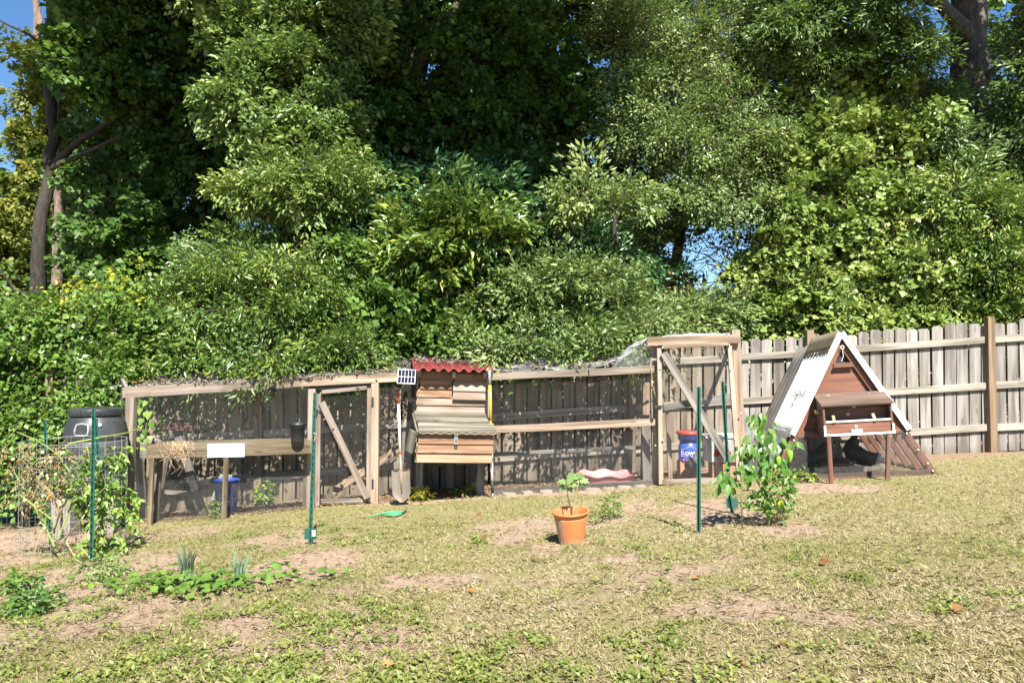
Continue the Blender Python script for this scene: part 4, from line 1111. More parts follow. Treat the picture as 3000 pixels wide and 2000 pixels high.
# nest box on the front
nx0, nx1, ny = -.33, .365, -.30
nbx = MB().prism([Vector((nx0, ny, .50)), Vector((nx1, ny, .50)), Vector((nx1, -.03, .50)), Vector((nx0, -.03, .50))], (0, 0, .018)).build('nest_box', DB, coop)
nbx['label'] = 'nest box with sloping lid on two legs'
for xx_ in (nx0, nx1 - .02):
    MB().prism([Vector((xx_, ny, .49)), Vector((xx_, -.025, .49)), Vector((xx_, -.025, .905)), Vector((xx_, ny, .80))], (.02, 0, 0)).build('side_panel', DB, nbx)
MB().prism([Vector((nx0 + .021, ny + .13, .519)), Vector((nx1 - .021, ny + .13, .519)), Vector((nx1 - .021, ny + .13, .84)), Vector((nx0 + .021, ny + .13, .84))], (0, .015, 0)).build('front_panel', BP, nbx)
dr = MB().prism([Vector((nx0 + .022, ny + .012, .52)), Vector((nx1 - .022, ny + .012, .52)), Vector((nx1 - .022, ny + .012, .64)), Vector((nx0 + .022, ny + .012, .64))], (0, .016, 0)).build('drop_door', MAT['brown_paint'], nbx)
board('trim', (nx0 + .022, ny + .004, .636), (nx1 - .022, ny + .004, .636), .02, .012, MAT['white_paint'], nbx)
board('trim', (nx0 - .01, ny - .008, .497), (nx1 + .005, ny - .008, .497), .022, .014, MAT['white_paint'], nbx)
board('trim', (nx0 + .004, ny - .008, .508), (nx0 + .004, ny - .008, .60), .022, .012, MAT['white_paint'], nbx)
board('trim', (nx1 - .006, ny - .008, .508), (nx1 - .006, ny - .008, .59), .022, .012, MAT['white_paint'], nbx)
board('handle_block', (-.06, ny + .0, .532), (.05, ny + .0, .532), .03, .02, MAT['white_paint'], nbx)
for xx_, tl_ in ((-.225, 0), (.175, .012)): board('turn_button', (xx_, ny + .03, .70), (xx_ + tl_, ny - .002, .625), .03, .018, MAT['pale_stick'], nbx, face=(0, -1, .3))
for xx_, zz_ in ((.02, .785), (-.01, .575), (-.045, .705)): MB().tube([(xx_ + .012 * math.cos(a), ny - .002 + (.12 if zz_ > .6 else 0), zz_ + .012 * math.sin(a)) for a in np.linspace(0, 2 * math.pi, 11)], .004, 5, False).build('eye_bolt', MAT['alu'], nbx)
ld = MB().prism([Vector((nx0 - .015, ny - .02, .797)), Vector((nx1 + .015, ny - .02, .797)), Vector((nx1 + .015, -.02, .918)), Vector((nx0 - .015, -.02, .918))], (0, -.006, .018)).build('lid', MAT['lid_brown'], nbx)
for xx_ in (-.22, .2):
    MB().prism([Vector((xx_ - .05, -.06, .918)), Vector((xx_ + .05, -.06, .918)), Vector((xx_ + .03, -.075, .914)), Vector((xx_ + .012, -.12, .893)), Vector((xx_ - .005, -.075, .914))], (0, -.002, .006)).build('hinge', MAT['galv'], ld)
MB().tube([(nx0 - .05, -.17, .745), (nx0 + .0, -.17, .745)], .022, 10).build('perch_end', MAT['pale_stick'], nbx)
board('leg', (nx0 + .02, ny + .0, -.06), (nx0 + .035, ny + .0, .495), .042, .035, BP, nbx)
board('leg', (nx1 - .12, ny + .0, -.06), (nx1 - .06, ny + .0, .495), .042, .035, DB, nbx)
FRAME = Matrix.Identity(4)
for k, (xx_, yy_, L_, w_, t_, lab) in enumerate(((3.75, 8.72, .55, .14, .03, 'weathered plank lying on the floor inside the triangular coop'), (3.95, 8.5, .40, .10, .05, 'short grey board on the ground nearest the coop front sill'))):
    c = ground_at(xx_, yy_, .03 + t_ / 2); o = thing('loose_plank', c, lab, 'plank')
    board('plank', c + Vector((-L_ / 2, .03, -.01)), c + Vector((L_ / 2, -.03, .03)), w_, t_, GW, o, face=(0, 0, 1))

# ------------------------------------------------------------------ T posts
def t_post(px0, py0, px1, py1, label, plate=True, d=None, lean_d=0.0, bend=0, sticker=False, group='green steel garden posts'):
    base = G(px1, py1) if d is None else P(px1, py1, d)
    top = P(px0, py0, base.y + lean_d)
    o = thing('garden_post', base, label, 'post', group)
    mid = base.lerp(top, .12) + Vector((bend, 0, 0))
    pts = [base + Vector((0, 0, -.05)), mid, top] if bend else [base + Vector((0, 0, -.05)), top]
    mb = MB()
    for a, b2 in zip(pts[:-1], pts[1:]):
        dd = (b2 - a).normalized(); x_ = Vector((1, 0, 0)); x_ = (x_ - dd * x_.dot(dd)).normalized(); y_ = dd.cross(x_)
        if y_.y > 0: y_ = -y_
        for w, t, off in ((.030, .004, 0), (.004, .024, .013)):
            c = [a + x_ * (sx_ * w / 2) + y_ * (off + sy_ * t / 2) for sx_, sy_ in ((-1, -1), (1, -1), (1, 1), (-1, 1))]
            e = [p + (b2 - a) for p in c]
            mb.add(c + e, [(3, 2, 1, 0), (4, 5, 6, 7)] + [(k, (k + 1) % 4, (k + 1) % 4 + 4, k + 4) for k in range(4)])
    mb.build('shaft', MAT['green_steel'], o)
    L_ = (top - base).length; st_ = MB(); a = pts[-2]; n_ = max(4, int((top - a).length / .055))
    for k in range(1, n_):
        p = a.lerp(top, k / n_) + Vector((.004, -.026, 0)); st_.box(p, (.012, .008, .010))
    s_ = st_.build('studs', MAT['green_steel'], o); s_['kind'] = 'stuff'
    if plate:
        c = base.lerp(top, .07)
        MB().prism([c + Vector((-.048, .006, -.05)), c + Vector((-.05, .006, .03)), c + Vector((-.03, .006, .038)), c + Vector((.03, .006, .038)), c + Vector((.05, .006, .03)), c + Vector((.048, .006, -.05))], (0, .004, 0)).build('anchor_plate', MAT['green_steel'], o)
        if sticker: MB().box(c + Vector((.028, -.004, .0)), (.026, .002, .05)).build('sticker', MAT['pvc_white'], o)
    return o
tp1 = t_post(923, 1150, 908, 1592, 'green steel garden post with white sticker in front of the low mesh gate', sticker=True)
t_post(2047, 1133, 2047, 1560, 'straight green garden post in front of the tall gate, nearest the camera of that pair', plate=False)
t_post(2117, 1117, 2148, 1498, 'leaning green garden post behind the pepper plant', bend=-.02)
t_post(132, 1230, 150, 1590, 'green garden post at the back of the wire tomato pen', plate=False)
t_post(275, 1195, 268, 1640, 'upright green garden post in the tomato plant before the barrel', plate=False)
t_post(282, 1225, 303, 1600, 'slanted green garden post leaning across the black barrel', plate=False)
tie = MB().tube([P(917, 1268, tp1.location.y - .02), P(926, 1270, tp1.location.y - .02), P(917, 1272, tp1.location.y + .01), P(924, 1280, tp1.location.y - .03), P(921, 1290, tp1.location.y - .03)], .003, 4).build('twine', MAT['root'], tp1)

# ------------------------------------------------------------------ orange pot with fig sapling
pp = G(1677, 1590); pp = pp + Vector((0, 0.06, 0)); pp.z = GZ(pp.x, pp.y)
pot = thing('flower_pot', pp, 'orange plastic flower pot standing on the lawn', 'flower pot')
m, nt, b = newmat('pot_orange')
tc = nd(nt, 'ShaderNodeTexCoord'); sp_ = nd(nt, 'ShaderNodeSeparateXYZ'); nt.links.new(tc.outputs['Object'], sp_.inputs[0])
n1 = nd(nt, 'ShaderNodeTexNoise', i_Scale=9.0, i_Detail=7.0, i_Roughness=.7); nt.links.new(tc.outputs['Object'], n1.inputs[0])
ma = nd(nt, 'ShaderNodeMath', operation='MULTIPLY_ADD'); nt.links.new(sp_.outputs[0], ma.inputs[0]); ma.inputs[1].default_value = -7.0; nt.links.new(n1.outputs[0], ma.inputs[2])
zc = nd(nt, 'ShaderNodeMath', operation='LESS_THAN'); nt.links.new(sp_.outputs[2], zc.inputs[0]); zc.inputs[1].default_value = .075
dm = nd(nt, 'ShaderNodeMath', operation='MULTIPLY'); nt.links.new(ramp(nt, [(.82, (0, 0, 0)), (1.0, (.75, .75, .75))], ma.outputs[0]).outputs[0], dm.inputs[0]); nt.links.new(zc.outputs[0], dm.inputs[1])
za = nd(nt, 'ShaderNodeMath', operation='MULTIPLY_ADD'); nt.links.new(sp_.outputs[2], za.inputs[0]); za.inputs[1].default_value = -6.0; nt.links.new(n1.outputs[0], za.inputs[2])
c0 = mixc(nt, ramp(nt, [(.78, (0, 0, 0)), (1.15, (.6, .6, .6))], za.outputs[0]).outputs[0], mixc(nt, n1.outputs[0], (.50, .135, .04), (.58, .19, .07)), (.33, .22, .14))
nt.links.new(mixc(nt, dm.outputs[0], c0, (.30, .235, .165)), b.inputs['Base Color']); b.inputs['Roughness'].default_value = .45
FRAME = Matrix.Translation(pp) @ Matrix.Rotation(R(-3), 4, 'Y') @ Matrix.Rotation(R(4), 4, 'X')
MB().lathe([(.090, 0), (.118, .175), (.1185, .186), (.116, .188), (.119, .19), (.123, .208), (.130, .213), (.133, .218), (.133, .226), (.126, .228), (.121, .222), (.112, .14)], n=44).build('pot_body', m, pot, origin=Vector((0, 0, .11)))
so = MB(); vv = []
for r_ in (0, .04, .08, .112):
    for k in range(16): vv.append((r_ * math.cos(k * math.pi / 8), r_ * math.sin(k * math.pi / 8), .155 + random.uniform(-.006, .006)))
so.add(vv, [(i * 16 + k, i * 16 + (k + 1) % 16, (i + 1) * 16 + (k + 1) % 16, (i + 1) * 16 + k) for i in range(3) for k in range(16)], True)
so.build('potting_soil', MAT['ground_soil'], pot)
FRAME = Matrix.Identity(4)
fd_ = pp.y
fig = thing('fig_sapling', pp + Vector((0, 0, .16)), 'two stemmed young sapling with lobed leaves growing in the orange pot', 'sapling')
s1 = [pp + Vector((0, 0, .15)), P(1672, 1490, fd_), P(1664, 1455, fd_ - .02), P(1660, 1430, fd_ - .02), P(1658, 1412, fd_ - .03)]
s2 = [pp + Vector((.004, 0, .15)), P(1683, 1490, fd_), P(1688, 1450, fd_ + .01), P(1692, 1425, fd_), P(1698, 1402, fd_)]
MB().tube(s1, [.006, .005, .0045, .004, .003], 6).build('stem', MAT['twig'], fig)
MB().tube(s2, [.006, .005, .0045, .004, .003], 6).build('stem', MAT['dry_stem'], fig)
T_fig = (np.array([(0, 0, 0), (.3, .05, .04), (.5, .28, .05), (.28, .42, .02), (.42, .72, .03), (.16, .66, 0), (0, 1, -.08), (-.16, .66, 0), (-.42, .72, .03), (-.28, .42, .02), (-.5, .28, .05), (-.3, .05, .04), (0, .4, -.02)]), [(i, (i + 1) % 12, 12) for i in range(12)])
it = []
for px, py, dx, dz, ny_, s in ((1658, 1412, -1, .12, .9, 1.1), (1660, 1415, -.7, -.35, .7, 1.0), (1660, 1410, .6, .35, .6, 1.2), (1664, 1416, .9, -.15, .9, 1.2), (1657, 1424, -.5, -.8, .5, .9), (1662, 1424, .6, -.7, .5, 1.0), (1668, 1402, .3, .9, .2, .9),
                              (1698, 1402, .05, 1, .1, .9), (1698, 1400, .35, .8, .2, .7), (1700, 1405, .9, -.2, .8, 1.1), (1696, 1406, -.9, -.1, .8, .9), (1702, 1408, .8, -.6, .6, 1.1), (1694, 1400, -.5, .5, .4, .8), (1676, 1400, .9, .1, .9, .9)):
    it.append((P(px, py, fd_ - .01), (dx, random.uniform(-.5, .2), dz), (0, -.6 - (1 - ny_) * .5, ny_), s * .95))
leaf_objs(fig, it, T_fig, MAT['leaf_fig'], .070, .068, tint=.5)

# ------------------------------------------------------------------ pepper plant
pb = G(2252, 1535); pd = pb.y
pep = thing('pepper_plant', pb, 'tall leafy pepper plant bearing green peppers before the triangular coop', 'pepper plant')
stems = [[(2252, 1538), (2246, 1490), (2238, 1440), (2228, 1390), (2225, 1330), (2222, 1280), (2225, 1225)],
         [(2252, 1538), (2258, 1480), (2256, 1430), (2262, 1370), (2275, 1330), (2300, 1318), (2318, 1312)],
         [(2244, 1460), (2225, 1420), (2200, 1375), (2180, 1340), (2168, 1318)],
         [(2238, 1440), (2215, 1400), (2170, 1380), (2130, 1385), (2112, 1400)],
         [(2256, 1430), (2285, 1410), (2300, 1440)], [(2228, 1390), (2240, 1330), (2255, 1290)]]
for s in stems:
    pts = [P(x_, y_, pd + random.uniform(-.06, .06)) for x_, y_ in s]
    MB().tube(pts, list(np.linspace(.009, .003, len(pts))), 6).build('stem', MAT['green_stem'], pep)
it = []
clusters = [(2225, 1215, 28, 10, 5), (2230, 1235, 28, 12, 7), (2222, 1262, 26, 14, 6), (2250, 1275, 20, 15, 6), (2262, 1300, 30, 16, 8), (2215, 1315, 30, 14, 6), (2180, 1310, 28, 12, 8), (2172, 1335, 32, 14, 9), (2250, 1330, 32, 18, 9), (2215, 1350, 36, 18, 8),
            (2265, 1360, 32, 18, 9), (2200, 1385, 30, 16, 6), (2240, 1390, 36, 16, 8), (2290, 1385, 18, 16, 5), (2120, 1395, 26, 12, 8), (2110, 1425, 22, 12, 8), (2135, 1428, 16, 12, 4), (2322, 1305, 18, 8, 5), (2150, 1375, 18, 12, 4)]
for cx, cy, rx, ry, n in clusters:
    for k in range(int(n * 1.35)):
        px, py = random.gauss(cx, rx * .55), random.gauss(cy, ry * .6)
        dx = (px - cx) / rx + random.uniform(-.5, .5)
        it.append((P(px, py - 6, pd + random.uniform(-.12, .10)), (dx * .7, random.uniform(-.6, .1), random.uniform(-1.1, -.35)), (random.uniform(-.5, .5), -1, random.uniform(.3, .9)), random.uniform(.6, 1.15)))
leaf_objs(pep, it, T_pepper, MAT['leaf_pepper'], .082, .045, tint=.45)
small = [((P(2262, 1440, pd)), (.20, .16, .10)), ((P(2290, 1425, pd)), (.16, .14, .09)), ((P(2235, 1465, pd)), (.12, .12, .09)), (P(2258, 1500, pd), (.12, .12, .08))]
foliage('lower_foliage', MAT['leaf_pepper'], pep, [(tuple(c), r_) for c, r_ in small], 70, .055, .022, T_lance(), k=5, sub=False, seed=5, tl=(.05, .12), tb=.45)
for px, py, s, mname in ((2314, 1333, 1.0, 'pepper_green'), (2280, 1347, .8, 'pepper_green'), (2283, 1472, .8, 'pepper_yellow'), (2205, 1374, .7, 'pepper_green')):
    c = P(px, py, pd - .06); mb = MB()
    if mname == 'pepper_yellow': mb.ball(c, .026, 10, 6, (1, 1, 1.05))
    else: mb.lathe([(.004, -.055 * s), (.012, -.045 * s), (.022 * s, -.005), (.024 * s, .02 * s), (.016 * s, .036 * s), (.003, .04 * s)], c, 10)
    mb.build('pepper', MAT[mname], pep)
cane = thing('bamboo_cane', G(2175, 1545), 'thin upright tan cane stuck in soil beside the pepper plant', 'cane')
cb = G(2175, 1546)
MB().tube([cb + Vector((0, 0, -.03)), P(2171, 1400, cb.y), P(2163, 1290, cb.y + .02)], [.0055, .005, .0045], 7).build('cane_rod', MAT['pale_stick'], cane)
sk = thing('wooden_stick', G(2302, 1518), 'short pale stick lying against the base of the pepper plant', 'stick')
e0, e1 = G(2304, 1520), P(2262, 1477, pd - .05)
MB().tube([e0 + Vector((0, 0, .012)), e1], [.013, .010], 8).build('stick_rod', MAT['pale_stick'], sk)
MB().tube([P(2272, 1478, pd - .04), G(2285, 1500) + Vector((0, 0, .01))], [.008, .008], 7).build('stick_branch', MAT['pale_stick'], sk)

# ------------------------------------------------------------------ barrel on blocks
bc = standing(285, 7.78)
for k, (dx, dy, lab) in enumerate(((-.20, -.16, 'upright pale concrete block under the barrel nearest the tomato plant'), (.18, -.12, 'pale concrete block under the barrel beside the run corner post'), (0, .2, 'concrete block under the back of the barrel'))):
    c = ground_at(bc.x + dx, bc.y + dy); o = thing('concrete_block', c, lab, 'block', 'concrete blocks under the barrel')
    MB().box(c + Vector((0, 0, .175)), (.19, .19, .39), Matrix.Rotation(.2 * k, 3, 'Z')).build('block_body', MAT['concrete'], o)
zb = bc.z + .37
bar = thing('rain_barrel', Vector((bc.x, bc.y, zb)), 'large black plastic barrel raised on blocks beside the low run', 'barrel')
FRAME = Matrix.Translation(Vector((bc.x, bc.y, zb)))
MB().lathe([(.24, 0), (.268, .03), (.288, .12), (.295, .25), (.291, .262), (.297, .275), (.299, .48), (.298, .56), (.292, .566), (.292, .580), (.298, .586), (.296, .64), (.28, .73), (.25, .795), (.235, .81), (.232, .82)], n=44, cap_hi=True).build('body', MAT['black_plastic'], bar)
lid = MB().lathe([(.248, .822), (.252, .826), (.252, .884), (.246, .893), (.235, .893), (.228, .885), (.0, .885)], n=44).build('lid', MAT['black_plastic'], bar)
rb_ = MB()
for k in range(30):
    a = 2 * math.pi * k / 30; rb_.box((.253 * math.cos(a), .253 * math.sin(a), .853), (.004, .012, .05), Matrix.Rotation(a, 3, 'Z'))
rb_.build('grip_ribs', MAT['black_plastic'], lid)['kind'] = 'stuff'
def onb(a, r_, z): return Vector((r_ * math.cos(a), r_ * math.sin(a), z))
a0 = R(-88)
pts = [onb(a0 - .21, .296, .64), onb(a0 - .23, .289, .69), onb(a0 - .20, .275, .742), onb(a0, .270, .752), onb(a0 + .20, .275, .742), onb(a0 + .23, .289, .69), onb(a0 + .21, .296, .64), onb(a0, .300, .632), onb(a0 - .21, .296, .64)]
hd = MB().tube(pts, .010, 7).build('handle', MAT['gray_plastic'], bar)
mb = MB(); mb.add([onb(a0 - .19, .299, .645), onb(a0 + .19, .299, .645), onb(a0 + .17, .284, .735), onb(a0 - .17, .284, .735)], [(0, 1, 2, 3)]); mb.build('handle_recess', MAT['black_rubber'], hd)
MB().ball(onb(R(-55), .283, .735), .020, 10, 6).build('bung', MAT['pvc_white'], bar)
FRAME = Matrix.Identity(4)
br = thing('metal_bracket', P(330, 1130, 8.7), 'dark metal rod bracket sticking out beyond the low run roof corner', 'bracket')
MB().tube([P(300, 1122, 8.8), P(340, 1143, 8.75)], .012, 6).tube([P(320, 1131, 8.78), P(356, 1130, 8.75)], .008, 6).build('rod', MAT['galv'], br)

# ------------------------------------------------------------------ tomato pen
tpd = 6.35
tom = thing('tomato_plant', G(170, 1600), 'sprawling tomato plant, half dried with small green and orange fruit', 'tomato plant')
def dry(pts, r0=.006, r1=.003, mat='dry_stem', nm='stem'):
    return MB().tube(pts, list(np.linspace(r0, r1, len(pts))), 5).build(nm, MAT[mat], tom)
S = [[(160, 1620), (158, 1560), (150, 1520), (130, 1480), (70, 1430), (40, 1380), (48, 1310)], [(158, 1560), (175, 1500), (210, 1440), (260, 1390), (320, 1350)], [(160, 1600), (100, 1480), (60, 1440), (120, 1430), (200, 1440)],
     [(170, 1580), (200, 1500), (230, 1420), (170, 1330), (110, 1290), (50, 1265)], [(225, 1640), (190, 1580), (240, 1520), (262, 1480)], [(170, 1700), (185, 1640), (225, 1590), (270, 1640), (300, 1655)], [(265, 1560), (290, 1490), (325, 1390)],
     [(180, 1520), (140, 1400), (160, 1330), (205, 1300)], [(150, 1520), (60, 1450), (20, 1455), (0, 1480)], [(250, 1600), (268, 1520), (240, 1440), (300, 1430)], [(200, 1300), (290, 1282), (370, 1268), (405, 1255)], [(160, 1560), (120, 1560), (100, 1620)], [(230, 1480), (150, 1460), (90, 1450)], [(60, 1400), (110, 1345), (190, 1330), (230, 1345)]]
for s in S:
    pts = [P(x_, y_, tpd + random.uniform(-.15, .15)) for x_, y_ in s]
    dry(pts, .0085, .004, random.choice(['dry_stem', 'dry_stem', 'green_stem']))
mb = MB()
for k in range(170):
    px, py = random.gauss(140, 65), random.gauss(1390, 55); p = P(px, py, tpd + random.uniform(-.3, .3))
    q = p + Vector((random.gauss(0, .07), random.gauss(0, .06), random.gauss(-.03, .06))); mb.tube([p, p.lerp(q, .5) + Vector((0, 0, .015)), q], .0018, 3, False)
mb.build('dry_twigs', MAT['dry_stem'], tom)['kind'] = 'stuff'
foliage('dry_foliage', MAT['leaf_dry'], tom, [(tuple(P(110, 1340, tpd)), (.30, .25, .16)), (tuple(P(150, 1420, tpd)), (.34, .25, .14)), (tuple(P(90, 1460, tpd)), (.2, .2, .12)), (tuple(P(200, 1330, tpd)), (.2, .2, .12)), (tuple(P(250, 1560, tpd)), (.2, .2, .2))], 130, .04, .015, T_rhomb(), k=5, droop=.9, sub=False, seed=8, tl=(.05, .15))
foliage('green_foliage', MAT['leaf_vine'], tom, [(tuple(P(300, 1380, tpd + .1)), (.20, .2, .16)), (tuple(P(320, 1440, tpd + .1)), (.18, .2, .18)), (tuple(P(345, 1490, tpd + .1)), (.16, .2, .16)), (tuple(P(230, 1350, tpd)), (.22, .2, .10)), (tuple(P(335, 1420, tpd + .1)), (.12, .15, .12)), (tuple(P(280, 1460, tpd)), (.16, .16, .14)),
        (tuple(P(250, 1420, tpd)), (.14, .16, .1)), (tuple(P(345, 1330, tpd + .15)), (.10, .1, .08)), (tuple(P(300, 1590, tpd - .2)), (.22, .22, .10)), (tuple(P(330, 1540, tpd)), (.14, .15, .1))], 210, .05, .028, T_ivy(), k=6, droop=.5, sub=False, seed=9, tl=(.06, .16), tb=.5)
for px, py, c in ((145, 1452, 'tomato_orange'), (112, 1486, 'tomato_orange'), (180, 1328, 'tomato_green'), (187, 1325, 'tomato_green'), (148, 1352, 'tomato_green'), (138, 1393, 'tomato_green'), (140, 1401, 'tomato_green'), (163, 1389, 'tomato_green'), (126, 1452, 'tomato_green'), (174, 1470, 'tomato_green'), (186, 1465, 'tomato_green'), (176, 1478, 'tomato_green'), (73, 1465, 'tomato_green'), (125, 1325, 'tomato_green'), (38, 1345, 'tomato_green'), (122, 1387, 'tomato_green'), (290, 1464, 'tomato_green'), (130, 1548, 'tomato_green')):
    MB().ball(P(px, py, tpd - .22), random.uniform(.011, .015), 10, 6).build('tomato', MAT[c], tom)
cagec = G(165, 1620)
cage = thing('wire_cage', cagec, 'tall round wire cage standing around the dried tomato plant', 'wire cage')
lines = []
r_c, hc = .42, .95
for k in range(26):
    a = 2 * math.pi * k / 26; x_, y_ = cagec.x + r_c * math.cos(a), cagec.y + .25 + r_c * math.sin(a)
    lines.append(np.array([[x_, y_, cagec.z - .02], [x_ + .005, y_, cagec.z + hc * .5], [x_, y_, cagec.z + hc]]))
for k in range(10):
    z = cagec.z + .04 + k * .1
    lines.append(np.array([[cagec.x + r_c * math.cos(a), cagec.y + .25 + r_c * math.sin(a), z] for a in np.linspace(0, 2 * math.pi, 30)]))
V, Fa = sweep_wires(lines, .0017); o = mesh_obj('wire_grid', np_mesh('wire_grid', V, Fa, 4), MAT['net_wire'], cage); o['kind'] = 'stuff'
wf = thing('wire_fence', standing(60, 8.2), 'green welded wire fence along the edge behind the tomato plant', 'fence')
wire_panel('wire_grid', standing(-160, 7.9), standing(205, 8.5), P(-160, 1290, 7.9), P(205, 1262, 8.5), MAT['green_wire'], wf, pitch=.05, pv=.075, r_=.0019, amp=.01)

# ------------------------------------------------------------------ small things on the lawn
gsh = G(1140, 1512)
gt = thing('garden_hose', gsh, 'flattened loop of bright green hose lying in the grass', 'hose')
mb = MB()
for k in range(5):
    pts = []
    for s in range(20):
        t = s / 19; px = 1078 + 10 * k + (112 - 12 * k) * t; py = 1519 - 17 * t * (1 - .15 * k) + (4 - k) * 3.2 * math.sin(math.pi * t ** 2.2) - 4
        q = G(px, py); q.z += .012 + .006 * k + .012 * math.sin(math.pi * t); pts.append(q)
    mb.tube(pts, .008, 7, True, .7)
mb.build('hose_strand', MAT['green_sheet'], gt)
def garlic(px, py, label, n, s):
    c = G(px, py); o = thing('garlic_plant', c, label, 'plant', 'blue green garlic plants in the grass')
    g = np.random.default_rng(px); O = np.array(c) + np.column_stack([g.normal(0, .02, n), g.normal(0, .02, n), np.zeros(n)])
    D = np.column_stack([g.normal(0, .28, n), g.normal(0, .25, n), np.ones(n)]); Nn = np.column_stack([g.normal(0, .4, n), -np.ones(n), g.normal(0, .2, n)])
    me = leaf_mesh('leaves', O - np.array(c), D, Nn, g.uniform(.14, .26, n) * s, np.full(n, .018), g.uniform(.3, 1, n), T_blade())
    mesh_obj('leaves', me, MAT['leaf_garlic'], o, Matrix.Translation(c))
garlic(550, 1700, 'thicker clump of blue green garlic leaves among round ground leaves', 26, 1.0)
garlic(700, 1695, 'smaller thin clump of garlic leaves further along the bed', 16, .8)
def weed(px, py, label, r_, h, n, mat, L, W, tpl, group=None):
    c = G(px, py); o = thing('weed', c, label, 'plant', group)
    foliage('leaves', MAT[mat], o, [((c.x, c.y, c.z + h * .55), (r_, r_, h * .5))], n, L, W, tpl, k=5, sub=False, seed=px, tl=(.03, .10), droop=.2, tb=.6)
    MB().tube([c, c + Vector((.01, 0, h * .7))], .003, 4).build('stem', MAT['green_stem'], o)
weed(1795, 1515, 'bright green narrow leaved weed on bare soil beside the orange pot', .07, .19, 34, 'leaf_vine', .05, .013, T_lance())
weed(1752, 1527, 'low small weed between the orange pot and a taller weed', .07, .09, 26, 'weed_leaf', .035, .014, T_lance())
weed(1365, 1450, 'leafy green weed at the foot of the hen house', .14, .10, 50, 'weed_leaf', .05, .018, T_lance())
weed(775, 1478, 'bright green leafy seedling inside the low run', .10, .28, 60, 'leaf_vine', .05, .035, T_lance())
weed(625, 1520, 'thin greyish weed before the middle planter leg', .10, .20, 34, 'leaf_oak', .035, .012, T_lance())
weed(2335, 1408, 'low spreading green weed along the front of the triangular coop', .22, .10, 70, 'leaf_vine', .055, .022, T_lance())
weed(2395, 1395, 'tall green weed against the leg of the nest box', .08, .20, 26, 'leaf_vine', .06, .02, T_lance())
weed(85, 1790, 'bushy dark green weed in the corner of the vegetable bed', .15, .09, 60, 'leaf_maple', .045, .022, T_lance())
weed(70, 1730, 'leafy weed beneath the wire tomato cage', .12, .10, 36, 'leaf_maple', .05, .024, T_lance())
weed(310, 1690, 'straggly green weed at the end of the tomato bed', .18, .12, 80, 'leaf_oak', .04, .016, T_lance())
weed(1240, 1465, 'grassy tuft beside the shovel blade', .10, .12, 30, 'leaf_yellow', .07, .006, T_lance())

# ------------------------------------------------------------------ lawn: blades, low weeds, ground cover, litter
def lawn_pts(n, d0, d1, pw, seed):
    g = np.random.default_rng(seed)
    u = g.uniform(0, 1, n); e = 1 - pw
    d = (d0 ** e + u * (d1 ** e - d0 ** e)) ** (1 / e)
    x = g.uniform(-1, 1, n) * (d * .86 + 1.2)
    return x, d, g
x, y, g = lawn_pts(340000, 2.3, 10.3, 1.15, 1)
bv, iv = bare(x, y)
dens = vnoise(x, y, 2.0, 31) * .5 + vnoise(x, y, 6.0, 32) * .5
keep = (g.uniform(0, 1, len(x)) < np.clip(1.08 - bv * 1.15, .03, 1) * np.clip(.35 + dens * 1.1, .2, 1)) & (iv < .75)
fy = np.interp(x, [-5.4, 2.9, 8.2], [9.05, 10.35, 9.85]); keep &= y < fy
x, y, dens = x[keep], y[keep], dens[keep]; n = len(x)
g = np.random.default_rng(2)
O = np.stack([x, y, gz(x, y) - .002], 1)
lay = g.uniform(.35, 1.5, n)
D = np.stack([g.normal(0, 1, n) * lay, g.normal(0, 1, n) * lay, np.full(n, .62)], 1)
Nn = np.stack([g.normal(0, .5, n), g.normal(0, .5, n) - .3, np.ones(n)], 1)
big = vnoise(x, y, .9, 33); mid_ = vnoise(x, y, 4.5, 34)
green = np.clip(.60 - .30 * (mid_ - .5) - .42 * (big - .5) + .10 * np.clip(x * .25, -1, 1), .1, .95)
tint = np.clip(green + g.normal(0, .22, n), 0, 1)
Ls = g.uniform(.012, .036, n) * (.75 + .5 * dens); Ws = (.0020 + .00050 * y) * g.uniform(.8, 1.4, n)
lawn = mesh_obj('grass', leaf_mesh('grass', O, D, Nn, Ls, Ws, tint, T_blade()), MAT['grass_blade'])
tag(lawn, 'short patchy lawn grass, part green and part straw dry', 'grass', kind='stuff')
# low broad leaved weeds in drifts
cx, cy, g = lawn_pts(17000, 2.3, 8.0, 1.3, 5)
bv, iv = bare(cx, cy); w = vnoise(cx, cy, 1.1, 41) * .6 + vnoise(cx, cy, 3.0, 42) * .4
lf = np.interp(cx / cy, [-.7, -.1, .12, .35], [1.0, .9, .40, .16]) * np.interp(cy, [2.3, 3.2, 4.5, 6.5, 8], [.55, .8, .85, .35, .15])
keep = (g.uniform(0, 1, len(cx)) < .5 * np.clip((w - .42) * 4.0, 0, 1) * lf * (1 - .45 * bv)) & (iv < .2)
cx, cy = cx[keep], cy[keep]; per = 20; n = len(cx) * per
x = np.repeat(cx, per) + g.normal(0, .030, n); y = np.repeat(cy, per) + g.normal(0, .030, n)
O = np.stack([x, y, gz(x, y) + g.uniform(.004, .022, n)], 1)
D = np.stack([g.normal(0, 1, n), g.normal(0, 1, n), g.uniform(.05, .7, n)], 1); Nn = np.stack([g.normal(0, .35, n), g.normal(0, .35, n) - .15, np.ones(n)], 1)
s = g.uniform(.013, .032, n)
wd = mesh_obj('lawn_weeds', leaf_mesh('lawn_weeds', O, D, Nn, s, s * .62, np.clip(np.repeat(g.uniform(.2, .8, len(cx)), per) + g.normal(0, .15, n), 0, 1), T_rhomb()), MAT['weed_leaf'])
tag(wd, 'low broad leaved weeds scattered through the lawn', 'weeds', kind='stuff')
